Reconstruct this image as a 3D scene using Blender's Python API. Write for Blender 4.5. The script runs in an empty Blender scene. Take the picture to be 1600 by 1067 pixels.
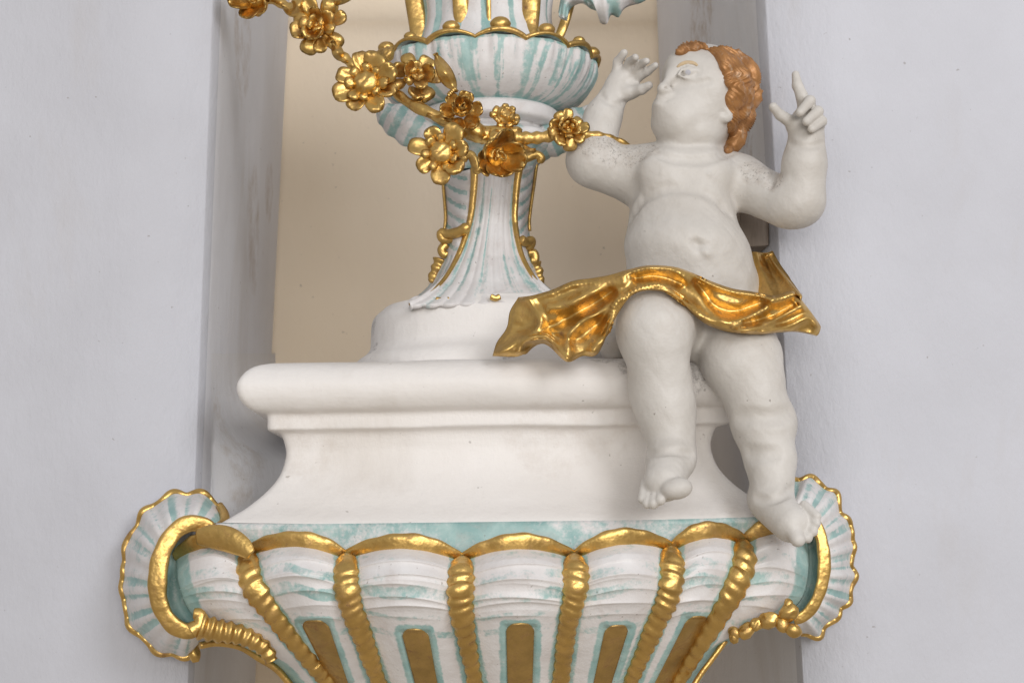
import bpy, math, random
import numpy as np
from mathutils import Vector, Matrix

random.seed(7)
rng = np.random.default_rng(7)
scene = bpy.context.scene
COL = scene.collection

# ------------------------------------------------------------------ camera
FPX = 2222.0
PITCH, YAW, ROLL = math.radians(8.0), math.radians(3.0), math.radians(1.1)
CAM = np.array([0.0, 0.0, 1.5])
_f = np.array([math.sin(YAW)*math.cos(PITCH), math.cos(YAW)*math.cos(PITCH), math.sin(PITCH)])
_r0 = np.array([math.cos(YAW), -math.sin(YAW), 0.0])
_u0 = np.cross(_r0, _f)
RT = _r0*math.cos(ROLL) - _u0*math.sin(ROLL)
UP = _u0*math.cos(ROLL) + _r0*math.sin(ROLL)
FW = _f
cam_data = bpy.data.cameras.new('camera')
cam_data.sensor_width = 36.0
cam_data.lens = FPX*36.0/1600.0
cam_data.clip_start = 0.05
cam_data.clip_end = 100
cam_data.dof.use_dof = True
cam_data.dof.focus_distance = 2.25
cam_data.dof.aperture_fstop = 5.6
cam = bpy.data.objects.new('camera', cam_data)
cam.matrix_world = Matrix(((RT[0], UP[0], -FW[0], CAM[0]), (RT[1], UP[1], -FW[1], CAM[1]),
                           (RT[2], UP[2], -FW[2], CAM[2]), (0, 0, 0, 1)))
COL.objects.link(cam)
scene.camera = cam

# ------------------------------------------------------------------ light
world = bpy.data.worlds.new('World'); scene.world = world; world.use_nodes = True
wn = world.node_tree.nodes; wl = world.node_tree.links
wbg = wn['Background']
wtc = wn.new('ShaderNodeTexCoord'); wsep = wn.new('ShaderNodeSeparateXYZ'); wr = wn.new('ShaderNodeValToRGB')
wmr = wn.new('ShaderNodeMapRange')
wl.new(wtc.outputs['Generated'], wsep.inputs[0]); wl.new(wsep.outputs['Z'], wmr.inputs[0])
wmr.inputs[1].default_value = -1; wmr.inputs[2].default_value = 1
wl.new(wmr.outputs[0], wr.inputs[0])
wr.color_ramp.elements[0].position = 0.30; wr.color_ramp.elements[0].color = (0.60, 0.52, 0.43, 1)
wr.color_ramp.elements[1].position = 0.75; wr.color_ramp.elements[1].color = (0.78, 0.77, 0.78, 1)
wl.new(wr.outputs[0], wbg.inputs[0]); wbg.inputs[1].default_value = 0.66

def area(name, loc, target, size, sizey, power, color):
    l = bpy.data.lights.new(name, 'AREA'); l.shape = 'RECTANGLE'; l.size = size; l.size_y = sizey
    l.energy = power; l.color = color
    o = bpy.data.objects.new(name, l); o.location = loc
    d = Vector(target) - Vector(loc)
    o.rotation_euler = d.to_track_quat('-Z', 'Y').to_euler()
    COL.objects.link(o); return o
area('window_light_right', (1.75, -1.0, 2.95), (-0.1, 2.6, 1.75), 1.1, 1.5, 58, (0.98, 0.98, 1.0))
area('window_light_left', (-1.5, -1.9, 2.5), (0.15, 2.9, 1.9), 1.0, 1.6, 9, (0.86, 0.92, 1.0))
area('nave_fill_light', (0.25, -3.2, 2.05), (0.0, 2.9, 1.9), 3.0, 1.4, 105, (1.0, 0.975, 0.94))  # added frontal fill standing in for nave bounce, brightens the niche back
scene.view_settings.view_transform = 'Standard'
scene.view_settings.look = 'None'
scene.view_settings.exposure = -0.08
scene.view_settings.gamma = 1.0
scene.render.engine = 'CYCLES'

# ------------------------------------------------------------------ helpers
def ray(px, py):
    px = np.asarray(px, float); py = np.asarray(py, float)
    return FW*FPX + np.multiply.outer(px-800.0, RT) + np.multiply.outer(533.5-py, UP)
def P(px, py, Y):
    d = ray(px, py)
    s = (np.asarray(Y, float)-CAM[1])/d[..., 1]
    return CAM + d*s[..., None]
def mpp(Y):                       # metres per photograph pixel at depth Y
    return Y/(FPX*0.985)
def spl(pts, n, closed=False):    # Catmull-Rom resample by chord length
    p = np.asarray(pts, float)
    if len(p) == 2:
        return p[0] + np.linspace(0, 1, n)[:, None]*(p[1]-p[0])
    if closed: p = np.vstack([p[-1], p, p[0], p[1]])
    else: p = np.vstack([2*p[0]-p[1], p, 2*p[-1]-p[-2]])
    m = len(p)-3
    seg = np.linalg.norm(np.diff(p[1:-1], axis=0), axis=1)
    cum = np.concatenate([[0], np.cumsum(seg)]); tt = np.linspace(0, cum[-1], n)
    i = np.clip(np.searchsorted(cum, tt, side='right')-1, 0, m-1)
    u = ((tt-cum[i])/np.maximum(seg[i], 1e-9))[:, None]
    a, b, c, d = p[i], p[i+1], p[i+2], p[i+3]
    return 0.5*((2*b)+(-a+c)*u+(2*a-5*b+4*c-d)*u*u+(-a+3*b-3*c+d)*u**3)
def smooth(x, a, b):
    t = np.clip((x-a)/(b-a), 0, 1); return t*t*(3-2*t)
def wob(p, s, seed=0):            # cheap smooth noise from sines, about -1..1
    r = np.random.default_rng(seed); out = 0
    for k in range(6):
        v = r.normal(size=p.shape[-1])*s*(1+0.35*k); out = out + np.sin(p@v+r.uniform(0, 6.28))/(1+0.35*k)
    return out/3.0

def new_mesh(name, V, F, mat, parent=None, uv=None, attr=None, smooth_=True):
    me = bpy.data.meshes.new(name)
    V = np.asarray(V, np.float32)
    if isinstance(F, np.ndarray):
        n = F.shape[1]
        me.vertices.add(len(V)); me.vertices.foreach_set('co', V.ravel())
        me.loops.add(F.size); me.loops.foreach_set('vertex_index', F.astype(np.int32).ravel())
        me.polygons.add(len(F)); me.polygons.foreach_set('loop_start', np.arange(0, F.size, n, dtype=np.int32))
        me.update(calc_edges=True)
    else:
        me.from_pydata([tuple(map(float, v)) for v in V], [], F)
    if smooth_: me.polygons.foreach_set('use_smooth', np.ones(len(me.polygons), bool))
    a = me.attributes.new('teal', 'FLOAT', 'POINT')
    a.data.foreach_set('value', np.asarray(attr if attr is not None else np.zeros(len(V)), np.float32).ravel())
    u = me.attributes.new('st', 'FLOAT_VECTOR', 'POINT')
    uvv = np.zeros((len(V), 3), np.float32)
    if uv is not None: uvv[:, :2] = np.asarray(uv).reshape(-1, 2)
    else: uvv[:] = V
    u.data.foreach_set('vector', uvv.ravel())
    me.materials.append(mat); me.update()
    o = bpy.data.objects.new(name, me); COL.objects.link(o)
    if parent: o.parent = parent
    return o
def grid_faces(n, m, cu=False, cv=False, flip=False):
    i = np.arange(n if cu else n-1); j = np.arange(m if cv else m-1)
    I, J = np.meshgrid(i, j, indexing='ij'); I2 = (I+1) % n; J2 = (J+1) % m
    F = np.stack([I*m+J, I2*m+J, I2*m+J2, I*m+J2], -1).reshape(-1, 4)
    return F[:, ::-1].copy() if flip else F
def sheet(name, G, mat, parent=None, cu=False, cv=False, thick=0, attr=None, uv=None, flip=False, off=-1):
    n, m = G.shape[:2]
    if uv is None:
        U, Vv = np.meshgrid(np.linspace(0, 1, n), np.linspace(0, 1, m), indexing='ij'); uv = np.stack([U, Vv], -1)
    if not (cu or cv):
        nn_ = np.cross(G[1:, :-1]-G[:-1, :-1], G[:-1, 1:]-G[:-1, :-1]).reshape(-1, 3)
        flip = float((nn_*(CAM-G[:-1, :-1].reshape(-1, 3))).sum()) < 0
    o = new_mesh(name, G.reshape(-1, 3), grid_faces(n, m, cu, cv, flip), mat, parent, uv, attr)
    if thick:
        md = o.modifiers.new('solid', 'SOLIDIFY'); md.thickness = thick; md.offset = off
    return o
def tube(name, pts, rad, mat, parent=None, seg=14, flat=1.0, normal=None, ridges=0, ramp=0.0, twist=0.0, attr=None, sq=1.0):
    """closed-ended sweep; flat squashes it along `normal` (default: view direction)"""
    p = np.asarray(pts, float); n = len(p)
    r = np.broadcast_to(np.asarray(rad, float), (n,)).copy()
    t = np.gradient(p, axis=0); t /= np.linalg.norm(t, axis=1)[:, None]+1e-12
    nn = np.tile(-FW if normal is None else np.asarray(normal, float), (n, 1)) if (normal is None or np.ndim(normal) == 1) else normal
    b = np.cross(t, nn); b /= np.linalg.norm(b, axis=1)[:, None]+1e-12
    nn = np.cross(b, t)
    if ridges:
        s = np.linspace(0, 1, n)
    V = []
    ang = np.linspace(0, 2*math.pi, seg, endpoint=False)
    for k, a in enumerate(ang):
        rr = r.copy()
        if ridges: rr = r*(1+ramp*np.interp(s, [0, .03, .08, 1], [0, .2, 1, .8])*np.sin(2*math.pi*ridges*s+twist*math.cos(a)+.8*np.sin(9*s)))
        ca_, sa_ = math.cos(a), math.sin(a); ca_ = math.copysign(abs(ca_)**sq, ca_); sa_ = math.copysign(abs(sa_)**sq, sa_)
        V.append(p + b*(rr*ca_)[:, None] + nn*(rr*flat*sa_)[:, None])
    V = np.stack(V, 1).reshape(-1, 3)
    F = [tuple(f) for f in grid_faces(n, seg, False, True)]
    F.append(tuple(range(seg))); F.append(tuple(range((n-1)*seg, n*seg))[::-1])
    return new_mesh(name, V, F, mat, parent, None, attr)
def empty(name, loc, label, cat, group=None):
    o = bpy.data.objects.new(name, None); o.location = tuple(map(float, loc)); o.empty_display_size = 0.05
    COL.objects.link(o); o['label'] = label; o['category'] = cat
    if group: o['group'] = group
    return o
bpy.context.view_layer.update()
def settle(root):      # geometry is written in world coordinates: keep it there under a moved root
    bpy.context.view_layer.update()
    inv = Matrix.Translation(root.location).inverted()
    for c in root.children: c.matrix_parent_inverse = inv

# ------------------------------------------------------------------ materials
def mat_new(name):
    m = bpy.data.materials.new(name); m.use_nodes = True
    nt = m.node_tree; b = nt.nodes['Principled BSDF']
    return m, nt, b
def noise(nt, scale, detail=4, rough=0.55, coord=None, dist=0.0):
    n = nt.nodes.new('ShaderNodeTexNoise'); n.inputs['Scale'].default_value = scale
    n.inputs['Detail'].default_value = detail; n.inputs['Roughness'].default_value = rough
    n.inputs['Distortion'].default_value = dist
    if coord is not None: nt.links.new(coord, n.inputs['Vector'])
    return n.outputs['Fac']
def posn(nt, scale=(1, 1, 1)):
    g = nt.nodes.new('ShaderNodeNewGeometry'); m = nt.nodes.new('ShaderNodeMapping'); m.inputs['Scale'].default_value = scale
    nt.links.new(g.outputs['Position'], m.inputs['Vector']); return m.outputs[0]
def rampn(nt, src, p0, p1, c0=(0, 0, 0, 1), c1=(1, 1, 1, 1)):
    r = nt.nodes.new('ShaderNodeValToRGB'); e = r.color_ramp.elements
    e[0].position = p0; e[0].color = c0; e[1].position = p1; e[1].color = c1
    nt.links.new(src, r.inputs[0]); return r.outputs[0]
def mixc(nt, fac, a, b, mode='MIX'):
    m = nt.nodes.new('ShaderNodeMix'); m.data_type = 'RGBA'; m.blend_type = mode
    if hasattr(fac, 'node'): nt.links.new(fac, m.inputs[0])
    else: m.inputs[0].default_value = fac
    for s, v in ((6, a), (7, b)):
        if hasattr(v, 'node'): nt.links.new(v, m.inputs[s])
        else: m.inputs[s].default_value = (*v[:3], 1)
    return m.outputs[2]
def mth(nt, op, a, b=0.0, clamp=False):
    m = nt.nodes.new('ShaderNodeMath'); m.operation = op; m.use_clamp = clamp
    for s, v in ((0, a), (1, b)):
        if hasattr(v, 'node'): nt.links.new(v, m.inputs[s])
        else: m.inputs[s].default_value = v
    return m.outputs[0]
def bump(nt, b, h, strength, dist, prev=None):
    n = nt.nodes.new('ShaderNodeBump'); n.inputs['Strength'].default_value = strength; n.inputs['Distance'].default_value = dist
    nt.links.new(h, n.inputs['Height'])
    if prev is not None: nt.links.new(prev, n.inputs['Normal'])
    nt.links.new(n.outputs[0], b.inputs['Normal']); return n.outputs[0]

def stains_and_shade(nt, c, spots, col, strength, nscale=35, lo=.52, hi=.86):
    """free-shaped patches of grime, some of painted-in shading, at given places, broken up by noise"""
    g = nt.nodes.new('ShaderNodeNewGeometry'); tot = None
    for pt, r in spots:
        d = nt.nodes.new('ShaderNodeVectorMath'); d.operation = 'DISTANCE'; nt.links.new(g.outputs['Position'], d.inputs[0]); d.inputs[1].default_value = tuple(map(float, pt))
        m = nt.nodes.new('ShaderNodeMapRange'); m.inputs[1].default_value = 0; m.inputs[2].default_value = r; m.inputs[3].default_value = 1; m.inputs[4].default_value = 0
        nt.links.new(d.outputs['Value'], m.inputs[0])
        tot = m.outputs[0] if tot is None else mth(nt, 'MAXIMUM', tot, m.outputs[0])
    nz = noise(nt, nscale, 6, .75, g.outputs['Position'])
    f = rampn(nt, mth(nt, 'MULTIPLY', mth(nt, 'ADD', mth(nt, 'MINIMUM', mth(nt, 'MULTIPLY', tot, 2.0), 1.0), .25), nz), lo, hi)
    f = mth(nt, 'MULTIPLY', f, mth(nt, 'MINIMUM', mth(nt, 'MULTIPLY', tot, 3.0), 1.0))
    return mixc(nt, mth(nt, 'MULTIPLY', f, strength), c, col)
def plaster(name, col, col2, stain=0.25, rough=0.75, spots=(), brush=(1, 1, .45)):
    m, nt, b = mat_new(name)
    p = posn(nt); ps = posn(nt, (1, 1, .35))
    c = mixc(nt, rampn(nt, noise(nt, 2.2, 5, .6, p), .3, .75), col, col2)
    st = rampn(nt, noise(nt, 3.1, 6, .65, ps, .4), .56, .80)
    c = mixc(nt, mth(nt, 'MULTIPLY', st, stain), c, (.42, .36, .29))
    sp = rampn(nt, noise(nt, 75, 2, .5, p), .735, .77)
    c = mixc(nt, mth(nt, 'MULTIPLY', sp, .45), c, (.2, .17, .14))
    for sp_, sc_, st_, ns_ in spots: c = stains_and_shade(nt, c, sp_, sc_, st_, ns_)
    nt.links.new(c, b.inputs['Base Color']); b.inputs['Roughness'].default_value = rough
    n1 = bump(nt, b, noise(nt, 9, 6, .6, posn(nt, (1, 1, .6))), .30, .02)
    bump(nt, b, noise(nt, 150, 4, .65, posn(nt, brush)), .24, .003, n1)
    return m
BROWN, BLACK = (.36, .27, .19), (.07, .055, .045)
WALL = plaster('plaster_wall', (.575, .585, .635), (.495, .50, .54), .32)
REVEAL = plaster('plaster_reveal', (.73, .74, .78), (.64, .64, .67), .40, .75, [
    ([(P(392, 330, 2.85), .16), (P(410, 400, 2.9), .14), (P(372, 60, 2.6), .20), (P(420, 300, 3.1), .12)], BROWN, .55, 14),
    ([(P(1172, 235, 2.5), .12), (P(1165, 150, 2.5), .12), (P(1160, 290, 2.5), .12), (P(1185, 330, 2.42), .08), (P(1110, 20, 2.8), .2)], BROWN, .7, 30)])  # right reveal: stain patches that also paint in the wall shading behind the hair
CREAM = plaster('plaster_cream', (.93, .80, .63), (.90, .76, .58), .08)
PLINTH = plaster('plaster_plinth', (.80, .775, .755), (.73, .695, .66), .38, .6, [
    ([(P(1150, 775, 2.16), .05), (P(1165, 790, 2.15), .05), (P(1120, 770, 2.16), .04), (P(860, 680, 2.24), .12), (P(945, 660, 2.24), .10), (P(470, 690, 2.24), .10)], BROWN, .22, 24),
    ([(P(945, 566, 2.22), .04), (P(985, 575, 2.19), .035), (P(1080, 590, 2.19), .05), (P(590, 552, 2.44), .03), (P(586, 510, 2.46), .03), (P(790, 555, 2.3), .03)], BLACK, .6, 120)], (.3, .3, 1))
GRIMY = plaster('plaster_grimy', (.72, .725, .75), (.64, .63, .635), .35, .75, [
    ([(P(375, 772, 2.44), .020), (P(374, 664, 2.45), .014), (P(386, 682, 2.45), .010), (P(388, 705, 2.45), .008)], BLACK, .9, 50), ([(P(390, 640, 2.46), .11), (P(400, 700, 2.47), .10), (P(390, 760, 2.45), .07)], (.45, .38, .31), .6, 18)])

def statue_mat():
    m, nt, b = mat_new('statue_white')
    p = posn(nt)
    c = mixc(nt, rampn(nt, noise(nt, 9, 5, .6, p), .3, .72), (.61, .585, .55), (.485, .455, .415))
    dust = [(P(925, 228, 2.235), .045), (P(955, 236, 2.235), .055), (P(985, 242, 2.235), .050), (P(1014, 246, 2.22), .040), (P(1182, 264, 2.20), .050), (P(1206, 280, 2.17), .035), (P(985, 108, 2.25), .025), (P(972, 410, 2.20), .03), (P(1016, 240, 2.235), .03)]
    c = stains_and_shade(nt, c, dust, (.32, .26, .21), .45, 60, .50, .86)
    c = stains_and_shade(nt, c, dust, (.05, .04, .03), .55, 260, .68, .78)
    sp = rampn(nt, noise(nt, 120, 2, .5, p), .755, .78)
    c = mixc(nt, mth(nt, 'MULTIPLY', sp, .6), c, (.12, .09, .07))
    st = rampn(nt, noise(nt, 6.5, 6, .7, posn(nt, (1, 1, .5)), .6), .55, .78)
    c = mixc(nt, mth(nt, 'MULTIPLY', st, .30), c, (.42, .34, .26))
    nt.links.new(c, b.inputs['Base Color']); b.inputs['Roughness'].default_value = .52
    n1 = bump(nt, b, noise(nt, 38, 5, .6, p), .35, .006)
    bump(nt, b, noise(nt, 230, 3, .6, p), .25, .0015, n1)
    return m
STATUE = statue_mat()

def gold_mat(name, base, dark, rough=.27, metal=1.0, worn=.5, bs=.5):
    m, nt, b = mat_new(name)
    p = posn(nt)
    g = nt.nodes.new('ShaderNodeNewGeometry')
    c = mixc(nt, rampn(nt, noise(nt, 26, 5, .65, p), .35, .7), base, tuple(x*.72 for x in base))
    w = rampn(nt, noise(nt, 60, 6, .7, p, .5), .55, .68)
    rid = rampn(nt, g.outputs['Pointiness'], .55, .66)
    w2 = rampn(nt, noise(nt, 21, 5, .7, p, .8), .52, .70)
    wm = mth(nt, 'ADD', mth(nt, 'MULTIPLY', w, worn), mth(nt, 'MULTIPLY', w2, worn*.7), True)
    wm = mth(nt, 'ADD', wm, mth(nt, 'MULTIPLY', rid, .35), True)
    c = mixc(nt, wm, c, dark)
    nt.links.new(c, b.inputs['Base Color'])
    nt.links.new(mth(nt, 'SUBTRACT', metal, mth(nt, 'MULTIPLY', wm, metal*.75), True), b.inputs['Metallic'])
    rr = mth(nt, 'ADD', mth(nt, 'MULTIPLY', noise(nt, 45, 4, .6, p), .22), mth(nt, 'MULTIPLY', wm, .3))
    nt.links.new(mth(nt, 'ADD', rr, rough-.11), b.inputs['Roughness'])
    n1 = bump(nt, b, noise(nt, 34, 3, .5, p), bs, .006)
    bump(nt, b, noise(nt, 260, 2, .5, p), .12, .001, n1)
    return m
GOLD = gold_mat('gilding', (.74, .485, .16), (.21, .10, .04), .36, 1.0, .6, .6)
GOLD_DULL = gold_mat('gilding_matt', (.56, .37, .13), (.22, .10, .04), .38, .9, .7, .5)
HAIR = gold_mat('hair_copper_gilding', (.43, .205, .07), (.20, .09, .04), .46, .35, .7, .6)
_nt = HAIR.node_tree; _b = _nt.nodes['Principled BSDF']; _src = _b.inputs['Base Color'].links[0].from_socket
_nt.links.new(mixc(_nt, mth(_nt, 'MULTIPLY', rampn(_nt, noise(_nt, 48, 5, .7, posn(_nt)), .56, .68), .6), _src, (.56, .44, .33)), _b.inputs['Base Color'])
OCHRE = gold_mat('ochre_paint', (.60, .45, .27), (.62, .54, .44), .6, .0, .9, .2)

def painted_mat(name='painted_rocaille'):
    m, nt, b = mat_new(name)
    p = posn(nt)
    at = nt.nodes.new('ShaderNodeAttribute'); at.attribute_name = 'teal'
    n1 = noise(nt, 48, 5, .7, p); n2 = noise(nt, 150, 3, .7, p)
    f = mth(nt, 'ADD', at.outputs['Fac'], mth(nt, 'MULTIPLY', mth(nt, 'SUBTRACT', n1, .5), 1.5))
    f = mth(nt, 'ADD', f, mth(nt, 'MULTIPLY', mth(nt, 'SUBTRACT', n2, .5), .9))
    f = mth(nt, 'MULTIPLY', rampn(nt, f, .32, .80), .88)
    w = mixc(nt, rampn(nt, noise(nt, 16, 5, .6, p), .35, .7), (.74, .725, .72), (.64, .61, .60))
    tl = mixc(nt, rampn(nt, noise(nt, 30, 4, .6, p), .35, .7), (.19, .38, .365), (.38, .55, .52))
    c = mixc(nt, f, w, tl)
    st = rampn(nt, noise(nt, 22, 6, .7, p, .6), .54, .76)
    c = mixc(nt, mth(nt, 'MULTIPLY', st, .38), c, (.46, .37, .33))
    sp = rampn(nt, noise(nt, 130, 2, .5, p), .72, .75)
    c = mixc(nt, mth(nt, 'MULTIPLY', sp, .5), c, (.16, .12, .1))
    nt.links.new(c, b.inputs['Base Color']); b.inputs['Roughness'].default_value = .48
    k = bump(nt, b, noise(nt, 60, 5, .6, p), .35, .004)
    bump(nt, b, noise(nt, 260, 3, .6, p), .25, .001, k)
    return m
PAINT = painted_mat()

def wood_mat():
    m, nt, b = mat_new('old_wood')
    c = mixc(nt, noise(nt, 30, 5, .6, posn(nt, (6, 6, 1))), (.14, .105, .08), (.30, .25, .205))
    nt.links.new(c, b.inputs['Base Color']); b.inputs['Roughness'].default_value = .8
    return m
WOOD = wood_mat()

# ------------------------------------------------------------------ setting: pilasters, niche
YW, YB = 2.32, 3.30
def edge(p0, p1, Y, py):     # niche edges as straight lines through two photograph points, extended
    x = p0[0]+(py-p0[1])*(p1[0]-p0[0])/(p1[1]-p0[1]); return P(x, py, Y)
PYS = np.linspace(-420, 1500, 60)
def wall(name, pts_front, pts_cham, pts_back, side):
    G = []
    for py in PYS:
        a = edge(*pts_front, YW, py); c = edge(*pts_cham, YW+.03, py); bk = edge(*pts_back, YB, py)
        far = a + np.array([side*1.6, 0, 0]); far[2] = a[2]
        row = [far + (a-far)*t for t in np.linspace(0, 1, 12)]
        row += [a + (c-a)*t + np.array([0, -.004*math.sin(math.pi*t), 0]) for t in (.2, .4, .6, .8, 1)]
        row += [c + (bk-c)*t for t in np.linspace(.05, 1, 16)]
        row.append(bk + np.array([side*.05, .30, 0]))
        G.append(row)
    G = np.array(G)
    G[..., 1] += .0025*wob(G, 3.0, 3)
    o = sheet(name, G, WALL, None, flip=(side > 0))
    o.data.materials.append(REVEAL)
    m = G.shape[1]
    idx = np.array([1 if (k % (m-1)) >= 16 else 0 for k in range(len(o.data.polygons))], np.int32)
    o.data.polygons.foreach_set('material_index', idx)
    o['kind'] = 'structure'; return o
wall('wall_left', ((331, 0), (292, 1067)), ((346, 0), (303, 1067)), ((452, 0), (424, 560)), -1)
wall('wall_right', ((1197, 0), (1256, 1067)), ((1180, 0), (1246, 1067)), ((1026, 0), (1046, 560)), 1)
# curved back of the niche with a slightly proud upper band
G = []
for py in np.concatenate([np.linspace(-420, 36, 14), np.linspace(38, 1500, 40)]):
    row = []
    for s in np.linspace(-1, 1, 40):
        x = 738+s*430
        q = P(x, py, YB+.03+.10*(1-s*s)); 
        if py < 37: q = q + np.array([0, -.012, 0])
        row.append(q)
    G.append(row)
bk = sheet('niche_back', np.array(G), CREAM); bk['kind'] = 'structure'

# ------------------------------------------------------------------ plinth
AXX = P(768, 520, 2.48)[0]
def zat(py, Y, px=770): return P(px, py, Y)[2]
prof = spl([(-.06, 565), (0.0, 562), (.052, 564), (.075, 572), (.088, 588), (.090, 603), (.084, 620), (.070, 634), (.050, 641), (.0495, 642),
            (.048, 646), (.0475, 664), (.044, 667), (.030, 672), (.023, 690), (.022, 708), (.030, 735), (.048, 760), (.075, 785), (.105, 805), (.116, 815), (.118, 820)], 110)
YF = 2.27
def plinth_grid(W, yf, yback, prof, cx, nx=60):
    G = []
    rc = .012
    for o, py in prof:
        z = zat(py, yf-o)
        w = W+o; yy = yf-o
        row = [(cx-w, yback, z), (cx-w, yy+(yback-yy)*.5, z)]
        for a in np.linspace(0, math.pi/2, 5): row.append((cx-w+rc-rc*math.cos(a), yy+rc-rc*math.sin(a), z))
        for x in np.linspace(-w+rc*2, w-rc*2, nx): row.append((cx+x, yy, z))
        for a in np.linspace(math.pi/2, 0, 5): row.append((cx+w-rc+rc*math.cos(a), yy+rc-rc*math.sin(a), z))
        row += [(cx+w, yy+(yback-yy)*.5, z), (cx+w, yback, z)]
        G.append(row)
    G = np.array(G); n = wob(G, 6.0, 11)
    G[..., 1] += .0026*n+.0010*wob(G, 24, 14); G[..., 2] += .0024*wob(G, 5.0, 12)+.0007*wob(G, 30, 15)
    return G
pl = empty('plinth', (AXX, YF, zat(820, YF)), 'white moulded plinth with rounded top edge carrying the painted vase', 'plinth')
W0 = .328*1.0
sheet('moulded_front', plinth_grid(W0-.012, YF, 2.72, prof, AXX+.002), PLINTH, pl, flip=True)
def infill_grid():      # plaster run from the jamb up against the plinth's left end
    pys = np.linspace(552, 850, 70); pxs = np.linspace(322, 470, 60); G = []
    for y in pys:
        cx0 = 346+(y)*(303-346)/1067.0; bx = 452+y*(424-452)/560.0
        w = np.clip((pxs-cx0)/(bx-cx0), 0.0, 1.25); Yr_ = 1/((1-w)/(YW+.03)+w/YB)
        tgt = 2.45+.14*smooth(pxs, 330, 470)+.02*np.sin((y-560)/45.0)*smooth(pxs, 340, 400)
        k_ = smooth(np.full_like(pxs, y), 552, 720)
        Yv = Yr_*(1-k_)+np.minimum(Yr_, tgt)*k_ + .012*(1-smooth(pxs, 322, 334))
        G.append(P(pxs, np.full_like(pxs, y), Yv-.003))
    G = np.array(G); G[..., 1] += .003*wob(G, 16, 5); return G
sheet('plaster_infill', infill_grid(), GRIMY, pl)
zt = zat(565, YF+.06)
new_mesh('top_slab', [(AXX-.33, YF-.03, zt-.035), (AXX+.33, YF-.03, zt-.035), (AXX+.40, 3.2, zt-.035), (AXX-.40, 3.2, zt-.035),
                      (AXX-.33, YF-.03, zt-.024), (AXX+.33, YF-.03, zt-.024), (AXX+.40, 3.2, zt-.024), (AXX-.40, 3.2, zt-.024)],
         [(4, 5, 6, 7), (0, 1, 5, 4), (3, 2, 1, 0), (1, 2, 6, 5), (2, 3, 7, 6), (3, 0, 4, 7)], PLINTH, pl, smooth_=False)
settle(pl)

# ------------------------------------------------------------------ corbel (console bracket under the plinth)
cb = empty('console_bracket', P(770, 1067, 2.25), 'gadrooned white and teal wall bracket with gilded ribs below the plinth', 'bracket')
RIBS = [
 [(275, 872), (279, 915), (300, 960), (350, 1000), (425, 1035), (456, 1067), (520, 1140), (570, 1220)],
 [(383, 868), (398, 920), (440, 978), (490, 1040), (512, 1067), (560, 1130), (610, 1220)],
 [(540, 872), (545, 935), (570, 1005), (592, 1067), (630, 1150), (660, 1220)],
 [(722, 876), (720, 945), (731, 1010), (742, 1067), (755, 1150), (760, 1220)],
 [(897, 872), (899, 920), (886, 985), (876, 1067), (868, 1150), (862, 1220)],
 [(1050, 860), (1046, 925), (1020, 985), (985, 1067), (955, 1150), (935, 1220)],
 [(1163, 850), (1158, 895), (1128, 955), (1085, 1025), (1060, 1067), (1010, 1150), (975, 1220)],
 [(1262, 846), (1264, 890), (1250, 940), (1195, 980), (1133, 1010), (1094, 1065), (1045, 1150), (1005, 1220)]]
TT = np.concatenate([np.linspace(0, .40, 230), np.linspace(.40, 1, 60)[1:]]); NT = len(TT)
def by_y(line, ys):   # sample a rib line at common rows
    l = spl(line, 400); return np.stack([np.interp(ys, l[:, 1], l[:, 0]), ys], -1)
def rows(k):
    l = np.array(RIBS[k]); y0 = l[0, 1]
    return y0 + (1220-y0)*TT
RL = [by_y(RIBS[k], rows(k)) for k in range(8)]
SK = [-1.0, -.78, -.46, -.10, .25, .56, .79, 1.0]
YR = np.interp(TT, [0, .06, .14, .25, .40, .55, .75, 1.0], [2.105, 2.075, 2.06, 2.075, 2.115, 2.16, 2.215, 2.27])
def ydep(t_i, s): return YR[t_i] + .10*s*s*(1-.35*TT[t_i])
def lobe(k, na=60, lift=0.0, a0=0.0, a1=1.0):
    A = np.linspace(a0, a1, na); px = np.zeros((NT, na)); py = np.zeros((NT, na)); Y = np.zeros((NT, na))
    wpx = RIBS[k+1][0][0]-RIBS[k][0][0]
    for i in range(NT):
        q = RL[k][i][None]*(1-A[:, None]) + RL[k+1][i][None]*A[:, None]
        hump = np.sin(math.pi*A)**.75
        q[:, 1] -= 24*hump*(1-smooth(TT[i], 0, .42))
        s = SK[k]*(1-A)+SK[k+1]*A
        b = (.036*(1-.55*smooth(TT[i], .1, .7)))*(wpx/175.0)**.5
        if TT[i] < .08: b *= .55+.45*math.sin(math.pi/2*TT[i]/.08)
        px[i] = q[:, 0]; py[i] = q[:, 1]
        Y[i] = ydep(i, s) - b*hump - lift
    # overlapping scale-like ridges across the lobe in its upper half
    rl = random.Random(k*7+3)
    env = np.sin(math.pi*np.clip(A, .03, .97))[None]**.35
    edges = [.075, .13, .150, .20, .235, .285]
    for j, tc in enumerate(edges):
        am = rl.choice([.003, .0045, .006])*rl.uniform(.8, 1.2)
        sh = tc + rl.uniform(-.012, .012) + rl.uniform(-.012, .012)*(A[None]-.5)*2 + .004*np.sin(rl.uniform(2, 5)*A+rl.uniform(0, 6))[None]
        d = TT[:, None]-sh
        part = np.clip(1.3-2.2*np.abs(A-rl.uniform(.2, .8)), 0, 1)[None] if j % 3 == 2 else 1.0
        prof_ = np.where(d < 0, np.exp(np.clip(d, -1, 0)/.026), np.exp(-np.clip(d, 0, 1)/.007))   # swells, then steps back sharply
        Y -= am*prof_*env*part
    # dished flute in the lower half around the gilded panel
    return A, px, py, Y
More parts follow.
